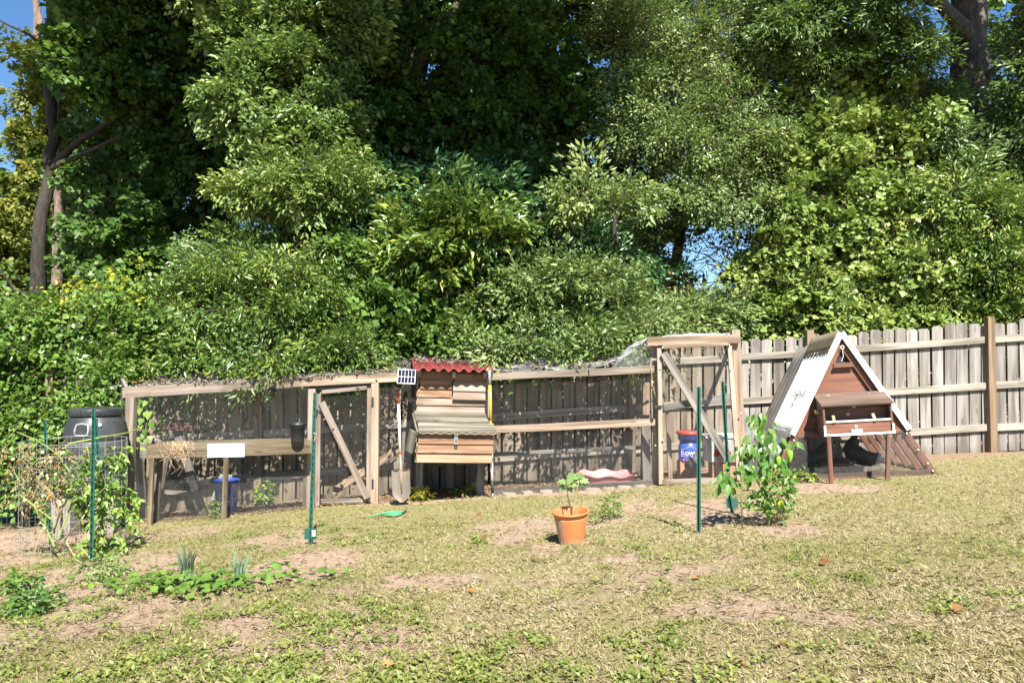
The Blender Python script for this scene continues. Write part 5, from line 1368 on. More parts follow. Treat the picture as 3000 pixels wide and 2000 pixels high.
# round glossy leaves spreading across the bed
O, D, Nn, Lz, tt = [], [], [], [], []
for px, py, rx, ry, n in ((480, 1720, 180, 34, 150), (660, 1720, 140, 26, 90), (820, 1700, 110, 22, 40), (330, 1740, 70, 22, 22), (960, 1690, 50, 14, 14), (540, 1765, 60, 10, 10), (770, 1655, 60, 12, 8), (1780, 1890, 10, 4, 0)):
    for k in range(n):
        q = G(random.gauss(px, rx * .45), random.gauss(py, ry * .5))
        O.append((q.x, q.y, q.z + random.uniform(.02, .07))); a = random.uniform(0, 6.28); D.append((math.cos(a), math.sin(a), random.uniform(-.1, .3))); Nn.append((random.gauss(0, .3), random.gauss(-.3, .3), 1)); Lz.append(random.uniform(.028, .055)); tt.append(random.uniform(0, .6))
O, D, Nn, Lz, tt = map(np.array, (O, D, Nn, Lz, tt))
gc = mesh_obj('ground_cover', leaf_mesh('ground_cover', O, D, Nn, Lz, Lz * 1.05, tt, T_round()), MAT['leaf_vine'])
tag(gc, 'creeping ground cover with round shiny leaves across the vegetable bed', 'ground cover', kind='stuff')
# straw clippings
x, y, g = lawn_pts(26000, 2.3, 9.5, 1.2, 7); n = len(x)
O = np.stack([x, y, gz(x, y) + .004], 1); D = np.stack([g.normal(0, 1, n), g.normal(0, 1, n), g.normal(.08, .1, n)], 1); Nn = np.stack([g.normal(0, .3, n), g.normal(0, .3, n), np.ones(n)], 1)
cp = mesh_obj('clippings', leaf_mesh('clippings', O, D, Nn, g.uniform(.02, .06, n), np.full(n, .0035), g.uniform(.55, 1, n), T_rhomb()), MAT['grass_blade'])
tag(cp, 'dry straw coloured clippings strewn over lawn and soil', 'clippings', kind='stuff')
# wood chips and dead leaves on the run floor, netting and roofs
O, D, Nn, Ls = [], [], [], []
g = np.random.default_rng(12)
n = 5000
x = g.uniform(-5, 3, n); fy0 = np.interp(x, [p[0] for p in RUN_FRONT], [p[1] for p in RUN_FRONT]); fy1 = np.interp(x, [-5.4, 2.9, 8.2], [9.0, 10.3, 9.8]); y = fy0 - .15 + (fy1 - fy0 + .12) * g.uniform(0, 1, n)
O = np.stack([x, y, gz(x, y) + g.uniform(.002, .012, n)], 1); D = np.stack([g.normal(0, 1, n), g.normal(0, 1, n), g.normal(.05, .15, n)], 1); Nn = np.stack([g.normal(0, .4, n), g.normal(0, .4, n), np.ones(n)], 1)
lt = mesh_obj('leaf_litter', leaf_mesh('leaf_litter', O, D, Nn, g.uniform(.02, .06, n), g.uniform(.012, .03, n), g.uniform(0, 1, n), T_rhomb()), MAT['leaf_dry'])
tag(lt, 'brown wood chips and dead leaves covering the run floor', 'leaf litter', kind='stuff')
def litter(name, label, pts, n, seed, mat='leaf_dry', sp=.05):
    g = np.random.default_rng(seed); pts = np.array([list(p) for p in pts]); i = g.integers(0, len(pts) - 1, n); t = g.uniform(0, 1, n)[:, None]
    O = pts[i] * (1 - t) + pts[i + 1] * t + g.normal(0, 1, (n, 3)) * np.array([.03, sp, .008])
    D = g.normal(0, 1, (n, 3)) * np.array([1, 1, .2]); Nn = np.stack([g.normal(0, .4, n), g.normal(-.3, .4, n), np.ones(n)], 1)
    o = mesh_obj(name, leaf_mesh(name, O, D, Nn, g.uniform(.03, .08, n), g.uniform(.012, .03, n), g.uniform(0, 1, n), T_rhomb()), MAT[mat]); return tag(o, label, 'leaf litter', kind='stuff')
litter('leaf_litter', 'dead leaves caught in the netting over the taller run', [P(1470, 1075, 9.2), P(1560, 1066, 9.2), P(1660, 1068, 9.1), P(1750, 1066, 9.0), P(1800, 1050, 9.0)], 120, 3, sp=.25)
litter('leaf_litter', 'dry leaves and twigs scattered on the low run roof', [P(380, 1118, 8.7), P(520, 1112, 8.8), P(700, 1105, 8.9), P(900, 1095, 9.0), P(1150, 1082, 9.1)], 260, 4, sp=.25)
def litter_sheet(label, c, n, seed, L=(.03, .08), W=(.015, .035), bend=.05, mat='leaf_dry', patch=0):
    g = np.random.default_rng(seed); c = [np.array(list(q)) for q in c]; u, v = g.uniform(0, 1, (2, n * 3))
    if patch: k_ = vnoise(u * 12 + 3, v * 3, 1.0, seed) > patch; u, v = u[k_][:n], v[k_][:n]
    else: u, v = u[:n], v[:n]
    n = len(u); uu, vv_ = u[:, None], v[:, None]
    O = c[0] * (1 - uu) * (1 - vv_) + c[1] * uu * (1 - vv_) + c[2] * (1 - uu) * vv_ + c[3] * uu * vv_
    O[:, 2] += .008 - bend * np.sin(np.pi * v) + g.uniform(0, .015, n)
    D = g.normal(0, 1, (n, 3)) * np.array([1, 1, .25]); Nn = np.stack([g.normal(0, .35, n), g.normal(-.1, .35, n), np.ones(n)], 1)
    o = mesh_obj('leaf_litter', leaf_mesh('leaf_litter', O, D, Nn, g.uniform(*L, n), g.uniform(*W, n), np.clip(g.normal(.45, .25, n), 0, 1), T_rhomb()), MAT[mat]); return tag(o, label, 'leaf litter', kind='stuff')
litter_sheet('thick layer of grey brown dead leaves lying on the low run roof mesh', (fA, fB, bA, bB), 6500, 51, (.02, .055), (.015, .03), mat='leaf_gray')
litter_sheet('dead leaves gathered in patches on the netting over the taller run', (P(1440, 1088, 8.75), P(1800, 1070, 8.7), P(1440, 1070, 9.75), P(1800, 1040, 9.95)), 650, 52, (.05, .10), (.03, .06), .02, patch=.5, mat='leaf_gray')
HF = WM[house.name]
litter_sheet('dark leaves added in place of leaf shade on the rear of the red corrugated roof', [HF @ Vector(q) for q in ((-.44, .18, 1.545), (.42, .18, 1.545), (-.44, .92, 1.625), (.42, .92, 1.625))], 520, 53, (.025, .05), (.015, .028), 0, mat='leaf_gray')  # added dark leaves stand in for leaf shade over the rear of the roof
# fallen leaves on the lawn
fl_t = T_maple_full(); fl_m = []
for q in range(3):
    tv = fl_t[0] * np.array([.055, .06, .06]); tv[:, 2] += .012 * np.sin(tv[:, 0] * 90 + q); me = np_mesh('fallen_leaf', tv, np.array(fl_t[1]).ravel(), 3, {'tint': np.full(len(tv), .3 + .3 * q)}); me.materials.append(MAT['leaf_brown']); fl_m.append(me)
fps = [(1410, 1510, 'brown curled leaf on the lawn between green hose and orange pot'), (1560, 1642, 'brown dead leaf lying just ahead of the orange pot, the darker of two'), (1600, 1650, 'yellow brown dead leaf close to another just ahead of the orange pot'), (1425, 1580, 'pale tan dead leaf on the grass to the side of the orange pot'),
       (1390, 1735, 'brown dead leaf on bare soil by the foreground weeds'), (1155, 1965, 'orange brown leaf at the bottom edge of the lawn'), (285, 1865, 'tan leaf lying on the bare soil patch at lower left'), (2290, 1905, 'orange leaf low in the picture among dry grass'),
       (2170, 1950, 'brown leaf closest to the bottom edge on the dry side of the lawn'), (2420, 1660, 'dark dead leaf alone on the dry lawn before the triangular coop'), (2820, 1800, 'reddish leaf on the lawn at far right'), (2050, 1700, 'curled dead leaf on the lawn before the straight green post'), (735, 1530, 'orange brown leaf by the first green garden post'), (1230, 1475, 'brown leaf heap edge beside the shovel')]
for k, (px, py, lab) in enumerate(fps):
    q = G(px, py); q.z += .018
    o = mesh_obj('fallen_leaf', fl_m[k % 3], None, None, Matrix.Translation(q) @ Matrix.Rotation(random.uniform(0, 6.28), 4, 'Z') @ Matrix.Rotation(random.uniform(-.5, .5), 4, 'X'))
    tag(o, lab, 'leaf', 'fallen leaves on the lawn')

# ------------------------------------------------------------------ trees and shrubs
def blob(px, py, d, rx, ry, rd):
    c = P(px, py, d); k = d / F
    return (tuple(c), (rx * k, rd, ry * k))
def limb(parent, pts, r0, r1, mat, name='branch', n=9):
    pts = [Vector(p) for p in pts]
    # subdivide with a little crookedness
    out = [pts[0]]
    for a, b2 in zip(pts[:-1], pts[1:]):
        for s in range(1, 4):
            q = a.lerp(b2, s / 3)
            if s < 3: q += Vector((random.gauss(0, .025), random.gauss(0, .025), 0)) * (1 + r0 * 2)
            out.append(q)
    rad = [(r0 + (r1 - r0) * k / (len(out) - 1)) * random.uniform(.93, 1.07) for k in range(len(out))]
    return MB().tube(out, rad, n).build(name, MAT[mat], parent)
def tree(name, px, d, label, cat='tree', group=None):
    x_ = (px - 1500) / F * d
    return thing(name, ground_at(x_, d, -.1), label, cat, group)

MAPLE, LANCE, RH = T_rhomb(), T_rhomb(), T_rhomb()
near_foliage = foliage
def foliage(name, mat, parent, blobs, twigs, L, W, tpl, k=7, seed=0, tb=.5, droop=.25, jt=.2, big=False, spread=.42, axis=None, ls=(.26, .70), den=1.4, sub=True, tl=None, per=None, fr=None, nsp=46, up=.8):
    """a crown made of many flat branch sprays: each spray is a twig fan with leaves on both sides; sprays overlap freely, so lobes run into each other"""
    g = np.random.default_rng(seed + 500)
    if not big: L, W = L * .80, W * .84
    C = np.array([b_[0] for b_ in blobs], float); Rr = np.array([b_[1] for b_ in blobs], float)
    wgt = Rr.prod(1) ** (2 / 3); wgt /= wgt.sum()
    n = max(4, int(twigs * k * den / nsp))
    bi = g.choice(len(C), n, p=wgt)
    o = C[bi] + np.clip(g.normal(size=(n, 3)), -1.9, 1.9) * spread * Rr[bi]
    ctr = C.mean(0); ax_ = ctr if axis is None else np.array(axis)
    out = o - ax_; out[:, 2] *= .3; out = nrm(out)
    d = nrm(out * .55 + g.normal(size=(n, 3)) * np.array([.75, .6, .38]) + np.array([0, -.35, .10 - droop * .5]))
    pn = nrm(np.array([0, -.30, .85]) + g.normal(size=(n, 3)) * .38); w = nrm(np.cross(d, pn)); pn = np.cross(w, d)
    LS = ls[0] + (ls[1] - ls[0]) * g.uniform(0, 1, n) ** 1.6
    if big: LS *= 1.5
    cnt = np.maximum(8, (nsp * (LS / LS.mean()) ** 1.3 * g.uniform(.6, 1.4, n))).astype(int)
    ix = np.repeat(np.arange(n), cnt); m = len(ix)
    s_ = g.uniform(.05, 1, m) ** .8; sd = g.choice([-1.0, 1.0], m); t = g.uniform(.05, 1, m); q = (1 - .62 * s_)
    O = o[ix] + d[ix] * (LS[ix] * (s_ + .42 * t * q) )[:, None] + w[ix] * (sd * t * q * LS[ix] * .62)[:, None]
    O += pn[ix] * (g.normal(size=m) * .05 * (.4 + LS[ix]))[:, None] + g.normal(size=(m, 3)) * .018
    O[:, 2] -= droop * LS[ix] * (s_ ** 2 + .5 * t * t) * .30
    D = d[ix] * .75 + w[ix] * (sd * (.35 + .6 * t))[:, None] + g.normal(size=(m, 3)) * .38 + np.array([0, 0, -droop * .6])
    Nn = pn[ix] + g.normal(size=(m, 3)) * .5
    T = np.clip(tb + (g.uniform(-1, 1, len(C))[bi] * jt * .5 + g.normal(size=n) * jt * .6)[ix] + g.normal(size=m) * .12, 0, 1)
    sc = g.uniform(.55, 1.25, m) * np.repeat(g.uniform(.8, 1.15, n), cnt)
    ob = mesh_obj(name, leaf_mesh(name, O - ctr, D, Nn, L * sc, W * sc, T, tpl), mat, parent, Matrix.Translation(Vector(ctr)))
    if parent is not None and not big:
        lines = []
        for a in range(0, n):
            e0, e1 = o[a] - d[a] * LS[a] * .45 * g.uniform(.3, 1.2), o[a] + d[a] * LS[a] * .9
            mid = (e0 + e1) / 2 + np.array([0, 0, .04 * LS[a]]); e1 = e1 - np.array([0, 0, droop * .2 * LS[a]])
            lines.append(np.array([e0, mid, e1]))
        V, Fa = sweep_wires(lines, .0042)
        tw = mesh_obj('twigs', np_mesh('twigs', V - ctr, Fa, 4), MAT['twig'], parent, Matrix.Translation(Vector(ctr))); tw['kind'] = 'stuff'
    return ob

# dark slender tree at the far left
t = tree('maple_tree', 95, 12.5, 'tall tree with dark crooked bare trunk and side limbs at far left', group='maples behind the run')
b0 = t.location.copy()
limb(t, [b0, P(100, 900, 12.5), P(115, 700, 12.5), P(150, 500, 12.6), P(150, 350, 12.7), P(140, 220, 12.8), P(150, 60, 12.9), P(165, -200, 13), P(190, -700, 13.2)], .125, .055, 'bark_dark', 'trunk', 12)
limb(t, [P(160, 480, 12.6), P(250, 400, 12.4), P(330, 350, 12.3), P(420, 290, 12.2)], .07, .025, 'bark_dark')
limb(t, [P(150, 500, 12.6), P(200, 470, 12.3), P(290, 430, 12.0), P(360, 400, 12)], .06, .02, 'bark_dark')
limb(t, [P(148, 140, 12.8), P(200, 110, 12.6), P(235, 75, 12.5), P(250, 30, 12.5)], .05, .02, 'bark_dark')
limb(t, [P(140, 140, 12.8), P(60, 90, 12.7), P(-30, 50, 12.6)], .03, .012, 'bark_dark')
limb(t, [P(85, 860, 12.5), P(40, 850, 12.4), P(0, 790, 12.3)], .03, .014, 'bark_dark')
foliage('crown', MAT['leaf_maple'], t, [blob(290, 180, 12.2, 120, 90, .7), blob(330, 60, 12.6, 120, 80, .8), blob(330, 260, 12.2, 120, 50, .6), blob(270, 500, 13, 70, 50, .6), blob(280, 640, 13, 80, 60, .7), blob(250, -420, 12.4, 400, 180, 1.4)], 7600, .13, .12, MAPLE, per=9, k=4, seed=21, tb=.45)
# dark maple between
t = tree('maple_tree', 480, 14.0, 'shady dark green maple filling the space behind the vine mound', group='maples behind the run')
b0 = t.location.copy()
limb(t, [b0, P(490, 700, 14), P(500, 300, 14.1), P(520, -300, 14.2)], .13, .06, 'bark_dark', 'trunk')
limb(t, [P(490, 500, 14), P(600, 400, 13.6), P(700, 330, 13.2)], .05, .02, 'bark_dark')
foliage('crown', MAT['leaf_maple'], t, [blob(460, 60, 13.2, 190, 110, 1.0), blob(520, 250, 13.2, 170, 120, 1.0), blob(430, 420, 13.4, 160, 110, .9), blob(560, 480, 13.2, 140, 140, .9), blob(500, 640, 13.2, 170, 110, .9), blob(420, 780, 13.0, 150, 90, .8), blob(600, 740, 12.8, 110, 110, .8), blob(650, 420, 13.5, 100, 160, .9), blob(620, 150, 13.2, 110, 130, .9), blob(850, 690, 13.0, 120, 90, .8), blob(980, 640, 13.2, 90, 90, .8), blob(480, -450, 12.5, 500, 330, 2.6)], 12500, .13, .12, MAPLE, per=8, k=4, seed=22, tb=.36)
foliage('high_crown', MAT['leaf_maple'], t, [((-4.7, 10.0, 9.4), (1.2, 1.1, .7)), ((-6.2, 10.8, 9.6), (1.0, 1.1, .7))], 1300, .22, .2, RH, k=6, seed=61, tb=.4, big=True)
# pine trunks in the wood
for k, (px, d, pt, lab, r_) in enumerate(((168, 15, 164, 'pale barked pine trunk just behind the dark leaning tree', .12), (520, 17, 515, 'sunlit slim pine trunk deep in the shade behind the maple', .10), (1800, 15.5, 1795, 'thin pale trunk standing in the shade right of the fork', .09))):
    t = tree('pine_tree', px, d, lab, group='pine trunks in the wood'); b0 = t.location.copy()
    limb(t, [b0, P(px, 800, d), P(pt, 500, d), P(pt, 100, d), P(pt + 5, -500, d)], r_, r_ * .6, 'bark_pine', 'trunk', 11)
    foliage('crown', MAT['leaf_back'], t, [blob(pt, -500, d, 260, 160, 1.5)], 1200, .2, .05, RH, per=6, k=5, seed=60 + k)
# lit hickory in front, overhanging
t = tree('hickory_tree', 820, 11.2, 'sunlit hickory whose bright sprays hang out over the vine mound')
b0 = t.location.copy()
limb(t, [b0, P(860, 800, 11.4), P(890, 500, 11.7), P(900, 200, 11.9), P(880, -200, 12)], .11, .05, 'bark_dark', 'trunk')
limb(t, [P(895, 300, 11.8), P(830, 180, 11.5), P(770, 70, 11.3)], .05, .02, 'bark_dark')
limb(t, [P(890, 620, 11.6), P(960, 540, 11.0), P(900, 500, 10.7), P(860, 490, 10.5)], .03, .012, 'bark_dark')
foliage('crown', MAT['leaf_hickory'], t, [blob(720, 300, 11.0, 75, 55, .45), blob(800, 230, 11.1, 90, 70, .5), blob(890, 190, 11.1, 80, 70, .5), blob(820, 360, 10.9, 110, 70, .5), blob(930, 330, 11.0, 80, 70, .5), blob(760, 130, 11.2, 80, 60, .5), blob(860, 80, 11.2, 110, 60, .6), blob(960, 40, 11.2, 90, 60, .6), blob(700, 30, 11.3, 80, 40, .5), blob(920, 420, 10.9, 90, 45, .45), blob(1010, 130, 11.3, 70, 80, .5), blob(830, 440, 10.9, 80, 40, .4)], 4800, .125, .058, LANCE, per=15, fr=(.2, .38), k=7, seed=23, tb=.5, droop=.15)
sp2 = foliage('low_spray', MAT['leaf_hickory'], t, [blob(830, 560, 10.4, 110, 40, .35), blob(900, 520, 10.5, 110, 45, .35), blob(930, 590, 10.4, 80, 40, .3), blob(760, 570, 10.4, 50, 30, .25), blob(990, 540, 10.5, 60, 35, .3)], 1500, .13, .045, LANCE, per=18, fr=(.15, .30), k=7, seed=24, tb=.7, droop=.2)
cw = thing('caterpillar_web', P(895, 495, 10.2), 'pale brown caterpillar web wrapped round twigs of the low hickory spray', 'web')
mb = MB(); mb.ball(P(888, 492, 10.15), .10, 12, 8, (.9, .6, 1.15)); mb.ball(P(930, 505, 10.15), .07, 10, 7, (1.3, .6, .7))
for v in mb.v: v += Vector((random.gauss(0, .012), random.gauss(0, .012), random.gauss(0, .012)))
mb.build('web_shroud', MAT['cobweb'], cw)
# big forked tree in the centre
t = tree('forked_tree', 1165, 13.0, 'massive shaded tree with thick forked trunk in the centre of the wood')
b0 = t.location.copy()
limb(t, [b0, P(1165, 700, 13), P(1170, 450, 13), P(1200, 250, 13), P(1235, 120, 13), P(1250, -100, 13), P(1255, -600, 13)], .26, .13, 'bark_oak', 'trunk', 14)
limb(t, [P(1180, 320, 12.95), P(1210, 240, 12.7), P(1250, 150, 12.5), P(1310, 60, 12.2), P(1370, -40, 12), P(1450, -250, 11.6)], .12, .06, 'bark_oak')
limb(t, [P(1250, -100, 13), P(1100, -400, 12), P(950, -500, 11)], .09, .04, 'bark_oak')
foliage('crown', MAT['leaf_maple'], t, [blob(1080, 150, 12.6, 150, 150, 1.0), blob(1080, 400, 12.4, 150, 150, .9), blob(1300, 330, 12.8, 170, 150, .9), blob(1450, 120, 12.6, 190, 140, 1.0), blob(1420, 450, 12.6, 180, 140, .9), blob(1300, 560, 12.2, 150, 90, .8), blob(1600, 300, 13, 160, 170, .9), blob(1620, 560, 12.8, 160, 110, .9), blob(1130, 600, 11.8, 130, 100, .7), blob(1330, 60, 13.2, 160, 100, .9)], 13500, .125, .115, MAPLE, per=8, k=4, seed=25, tb=.30)
foliage('high_crown', MAT['leaf_maple'], t, [((.2, 9.6, 9.2), (2.2, 1.5, .8)), ((-.2, 8.8, 9.5), (2.0, 1.3, .8)), ((-1.2, 9.8, 9.3), (1.4, 1.4, .8)), ((.5, 12.5, 10.6), (3.6, 2.0, 1.4)), ((-2.2, 12.6, 10.4), (2.0, 2, 1.3))], 4200, .22, .2, RH, k=6, seed=26, tb=.4, big=True)
# glossy evergreen understory: magnolia like sprays
t = tree('magnolia_tree', 1300, 10.9, 'broad leaved evergreen with bright upright sprays behind the hen house')
b0 = t.location.copy()
limb(t, [b0, P(1310, 900, 10.9), P(1330, 700, 10.9), P(1360, 520, 11)], .07, .025, 'bark_dark', 'trunk')
foliage('crown', MAT['leaf_bay'], t, [blob(1330, 660, 10.2, 90, 60, .35), blob(1250, 740, 10.2, 95, 70, .35), blob(1400, 700, 10.3, 60, 45, .3), blob(1190, 800, 10.4, 60, 50, .3), blob(1290, 800, 10.5, 80, 50, .35)], 950, .19, .06, LANCE, per=16, fr=(.16, .3), k=8, seed=27, tb=.6, droop=.15, tl=(.1, .25))
foliage('shaded_crown', MAT['leaf_glossy'], t, [blob(1350, 560, 11.3, 130, 70, .5), blob(1460, 620, 11.2, 110, 80, .5), blob(1200, 600, 11.3, 120, 80, .5), blob(1080, 560, 11.2, 90, 80, .5), blob(1450, 780, 10.9, 100, 80, .5), blob(1100, 700, 10.9, 110, 70, .5)], 2700, .16, .06, LANCE, per=12, fr=(.2, .36), k=7, seed=28, tb=.5)
# low maple behind the hen house
t = tree('maple_shrub', 1180, 10.8, 'low maple shrub with lobed leaves right behind the red roof', 'shrub')
b0 = t.location.copy()
limb(t, [b0, P(1180, 1000, 10.8), P(1160, 850, 10.8)], .04, .02, 'bark_dark', 'trunk')
foliage('foliage', MAT['leaf_maple'], t, [blob(1130, 830, 10.3, 110, 70, .4), blob(1210, 890, 10.3, 110, 80, .4), blob(1120, 930, 10.2, 100, 80, .4), blob(1270, 970, 10.4, 130, 80, .4), blob(1170, 1010, 10.2, 120, 60, .35), blob(1080, 1010, 10.0, 80, 50, .3), blob(1390, 1010, 10.2, 120, 60, .4), blob(1080, 760, 10.6, 90, 60, .4), blob(1500, 1010, 10.3, 120, 45, .4), blob(1650, 1005, 10.3, 120, 45, .4), blob(1560, 1015, 10.2, 120, 20, .2), blob(1720, 1005, 10.2, 70, 20, .2)], 5000, .115, .11, MAPLE, per=14, fr=(.18, .32), k=4, seed=29, tb=.62)
# bay shrub hanging over the low run
t = tree('bay_shrub', 760, 10.2, 'big shiny leaved shrub spilling over the roof of the low run', 'shrub')
b0 = t.location.copy()
limb(t, [b0, P(770, 1000, 10.2), P(780, 860, 10.2)], .05, .02, 'bark_dark', 'trunk')
foliage('foliage', MAT['leaf_bay'], t, [blob(680, 850, 9.9, 130, 70, .5), blob(800, 830, 10.0, 130, 80, .5), blob(600, 930, 9.7, 120, 80, .45), blob(740, 960, 9.6, 150, 90, .45), blob(880, 920, 9.8, 130, 90, .45), blob(640, 1050, 9.4, 130, 45, .4), blob(790, 1050, 9.3, 140, 45, .4), blob(930, 1030, 9.4, 130, 50, .4), blob(1030, 1030, 9.5, 80, 45, .35), blob(540, 1020, 9.6, 90, 60, .4), blob(930, 830, 10.2, 100, 70, .45), blob(700, 770, 10.4, 140, 50, .5), blob(690, 1078, 8.9, 60, 12, .15), blob(820, 1074, 8.85, 90, 12, .15), blob(960, 1048, 9.1, 60, 14, .2)], 5200, .115, .036, LANCE, per=15, fr=(.18, .32), k=7, seed=30, tb=.5, droop=.2)
# vine covered mound at the left
t = tree('vine_mound', 200, 10.0, 'thicket overgrown with bright vines behind the black barrel', 'thicket')
foliage('foliage', MAT['leaf_vine'], t, [blob(80, 950, 9.6, 150, 90, .6), blob(240, 930, 9.7, 150, 80, .6), blob(400, 900, 9.9, 160, 70, .6), blob(60, 1080, 9.3, 140, 100, .6), blob(220, 1060, 9.5, 140, 90, .55), blob(380, 1020, 9.7, 130, 80, .55), blob(60, 1220, 8.9, 130, 90, .5), blob(230, 1200, 9.3, 120, 100, .5), blob(330, 1110, 9.6, 90, 80, .4), blob(500, 950, 9.9, 110, 70, .5), blob(40, 1340, 8.8, 110, 70, .4), blob(-120, 1150, 9, 140, 220, .6), blob(160, 1330, 8.9, 110, 60, .4), blob(290, 1130, 9.0, 70, 50, .25), blob(330, 1090, 9.2, 60, 40, .25), blob(420, 1085, 9.3, 70, 25, .25), blob(250, 1180, 8.9, 60, 50, .25)], 7000, .085, .072, RH, per=13, fr=(.2, .36), k=5, seed=31, tb=.36, droop=.45)
foliage('pale_tips', MAT['leaf_yellow'], t, [blob(245, 842, 9.7, 40, 10, .2), blob(340, 852, 9.7, 60, 14, .2), blob(420, 862, 9.7, 60, 16, .2), blob(500, 870, 9.8, 40, 14, .2), blob(300, 900, 9.6, 160, 20, .3)], 170, .075, .05, LANCE, k=5, sub=False, seed=32, tl=(.06, .16), tb=.5)
sp3 = thing('pale_sprig', P(640, 800, 10.2), 'pale bluish green feathery sprig standing above the vines', 'plant')
foliage('leaves', MAT['leaf_garlic'], sp3, [blob(640, 790, 10.2, 30, 30, .12), blob(600, 815, 10.2, 40, 14, .12)], 120, .045, .022, LANCE, k=7, sub=False, seed=33, tl=(.12, .22))
# rounded evergreen shrub behind the taller run
t = tree('evergreen_shrub', 1640, 10.9, 'rounded glossy evergreen shrub behind the netting of the taller run', 'shrub')
b0 = t.location.copy()
limb(t, [b0, P(1640, 1000, 10.9), P(1660, 880, 10.9)], .05, .02, 'bark_dark', 'trunk')
foliage('foliage', MAT['leaf_oak'], t, [blob(1470, 850, 10.6, 100, 40, .4), blob(1580, 860, 10.4, 110, 55, .4), blob(1700, 840, 10.4, 110, 50, .4), blob(1790, 870, 10.6, 60, 60, .35), blob(1620, 920, 10.4, 130, 45, .4), blob(1760, 940, 10.5, 110, 50, .35), blob(1450, 910, 10.5, 80, 45, .35), blob(1830, 1000, 10.2, 60, 45, .3), blob(2000, 945, 10.9, 110, 45, .4), blob(2090, 930, 11, 80, 50, .4), blob(1500, 1025, 9.5, 70, 14, .22), blob(1620, 1010, 9.5, 90, 16, .22), blob(1740, 1000, 9.5, 70, 18, .2), blob(1860, 955, 9.6, 50, 16, .2)], 4000, .115, .042, LANCE, per=16, fr=(.16, .3), k=8, seed=34, tb=.62, droop=.1, tl=(.08, .22))
t2 = tree('laurel_shrub', 1500, 11.6, 'dark laurel with bluish leaves in deep shade above the evergreen shrub', 'shrub')
limb(t2, [t2.location.copy(), P(1510, 900, 11.6), P(1520, 760, 11.6)], .05, .02, 'bark_dark', 'trunk')
foliage('foliage', MAT['leaf_glossy'], t2, [blob(1560, 740, 11.3, 110, 60, .5), blob(1700, 760, 11.4, 110, 60, .5), blob(1480, 720, 11.4, 80, 60, .5), blob(1640, 690, 11.6, 120, 50, .5), blob(1830, 800, 11.6, 70, 60, .4)], 1900, .13, .055, LANCE, per=14, fr=(.2, .34), k=7, seed=35, tb=.45)
lb = tree('young_oak', 1730, 11.2, 'slim young oak holding out one bright leafy spray in the dark', group=None)
limb(lb, [lb.location.copy(), P(1790, 850, 11.2), P(1800, 650, 11.2), P(1850, 480, 11.6), P(1900, 330, 12)], .05, .02, 'bark_dark', 'trunk')
limb(lb, [P(1795, 640, 11.2), P(1760, 590, 10.8), P(1730, 575, 10.6)], .015, .008, 'bark_dark')
foliage('crown', MAT['leaf_oak'], lb, [blob(1700, 570, 10.5, 40, 25, .2), blob(1740, 590, 10.4, 60, 26, .22), blob(1810, 600, 10.5, 30, 20, .15), blob(1720, 615, 10.5, 30, 18, .15)], 260, .12, .05, LANCE, per=22, fr=(.1, .2), k=8, seed=36, tb=.7, droop=.05)
# holly / oak with small lit leaves
t = tree('water_oak', 1970, 12.6, 'sunny water oak with dense small leaves above the gate')
b0 = t.location.copy()
limb(t, [b0, P(1975, 800, 12.8), P(2010, 560, 12.9), P(2060, 150, 12.9), P(2050, -300, 13)], .10, .05, 'bark_dark', 'trunk')
foliage('crown', MAT['leaf_oak'], t, [blob(1960, 120, 12.0, 120, 80, .6), blob(1900, 250, 11.8, 100, 70, .5), blob(2010, 260, 11.9, 130, 80, .6), blob(2150, 180, 12.2, 120, 90, .7), blob(1980, 400, 11.6, 120, 80, .5), blob(2110, 350, 11.8, 130, 90, .6), blob(2060, 500, 11.5, 130, 80, .5), blob(1990, 560, 11.4, 100, 50, .4), blob(2190, 480, 11.8, 110, 90, .6), blob(2120, 590, 11.6, 130, 60, .5), blob(2030, 30, 12.4, 130, 60, .7), blob(1850, 60, 12.3, 110, 80, .6), blob(2230, 60, 12.4, 110, 80, .7), blob(1850, 380, 12, 70, 90, .5), blob(2080, -250, 13.6, 400, 160, 1.0)], 9800, .085, .036, LANCE, per=12, fr=(.2, .38), k=8, seed=37, tb=.58, droop=.15)
# pale sunny maple
t = tree('sunny_maple', 2450, 12.4, 'pale yellow green maple spreading in full sun above the triangular coop')
b0 = t.location.copy()
limb(t, [b0, P(2430, 850, 12.6), P(2400, 600, 12.8), P(2380, 300, 13)], .10, .04, 'bark_oak', 'trunk')
foliage('crown', MAT['leaf_maple_light'], t, [blob(2330, 330, 12.2, 110, 80, .6), blob(2480, 270, 12.4, 140, 90, .6), blob(2590, 250, 12.5, 90, 80, .5), blob(2560, 400, 12.2, 130, 80, .6), blob(2400, 450, 12.0, 130, 90, .6), blob(2480, 560, 11.8, 150, 90, .6), blob(2620, 560, 11.9, 110, 80, .5), blob(2340, 600, 11.7, 120, 80, .5), blob(2430, 690, 11.6, 150, 80, .5), blob(2300, 740, 11.5, 120, 80, .5), blob(2560, 700, 11.6, 110, 80, .5), blob(2500, 820, 11.3, 190, 70, .5), blob(2330, 860, 11.3, 150, 70, .5), blob(2680, 840, 11.3, 130, 60, .45), blob(2250, 930, 11.2, 130, 40, .4), blob(2450, 935, 11.1, 180, 45, .4), blob(2620, 930, 11.1, 150, 45, .4), blob(2280, 490, 12, 90, 80, .5)], 9800, .115, .11, MAPLE, per=12, fr=(.2, .36), k=4, seed=38, tb=.5, droop=.4)
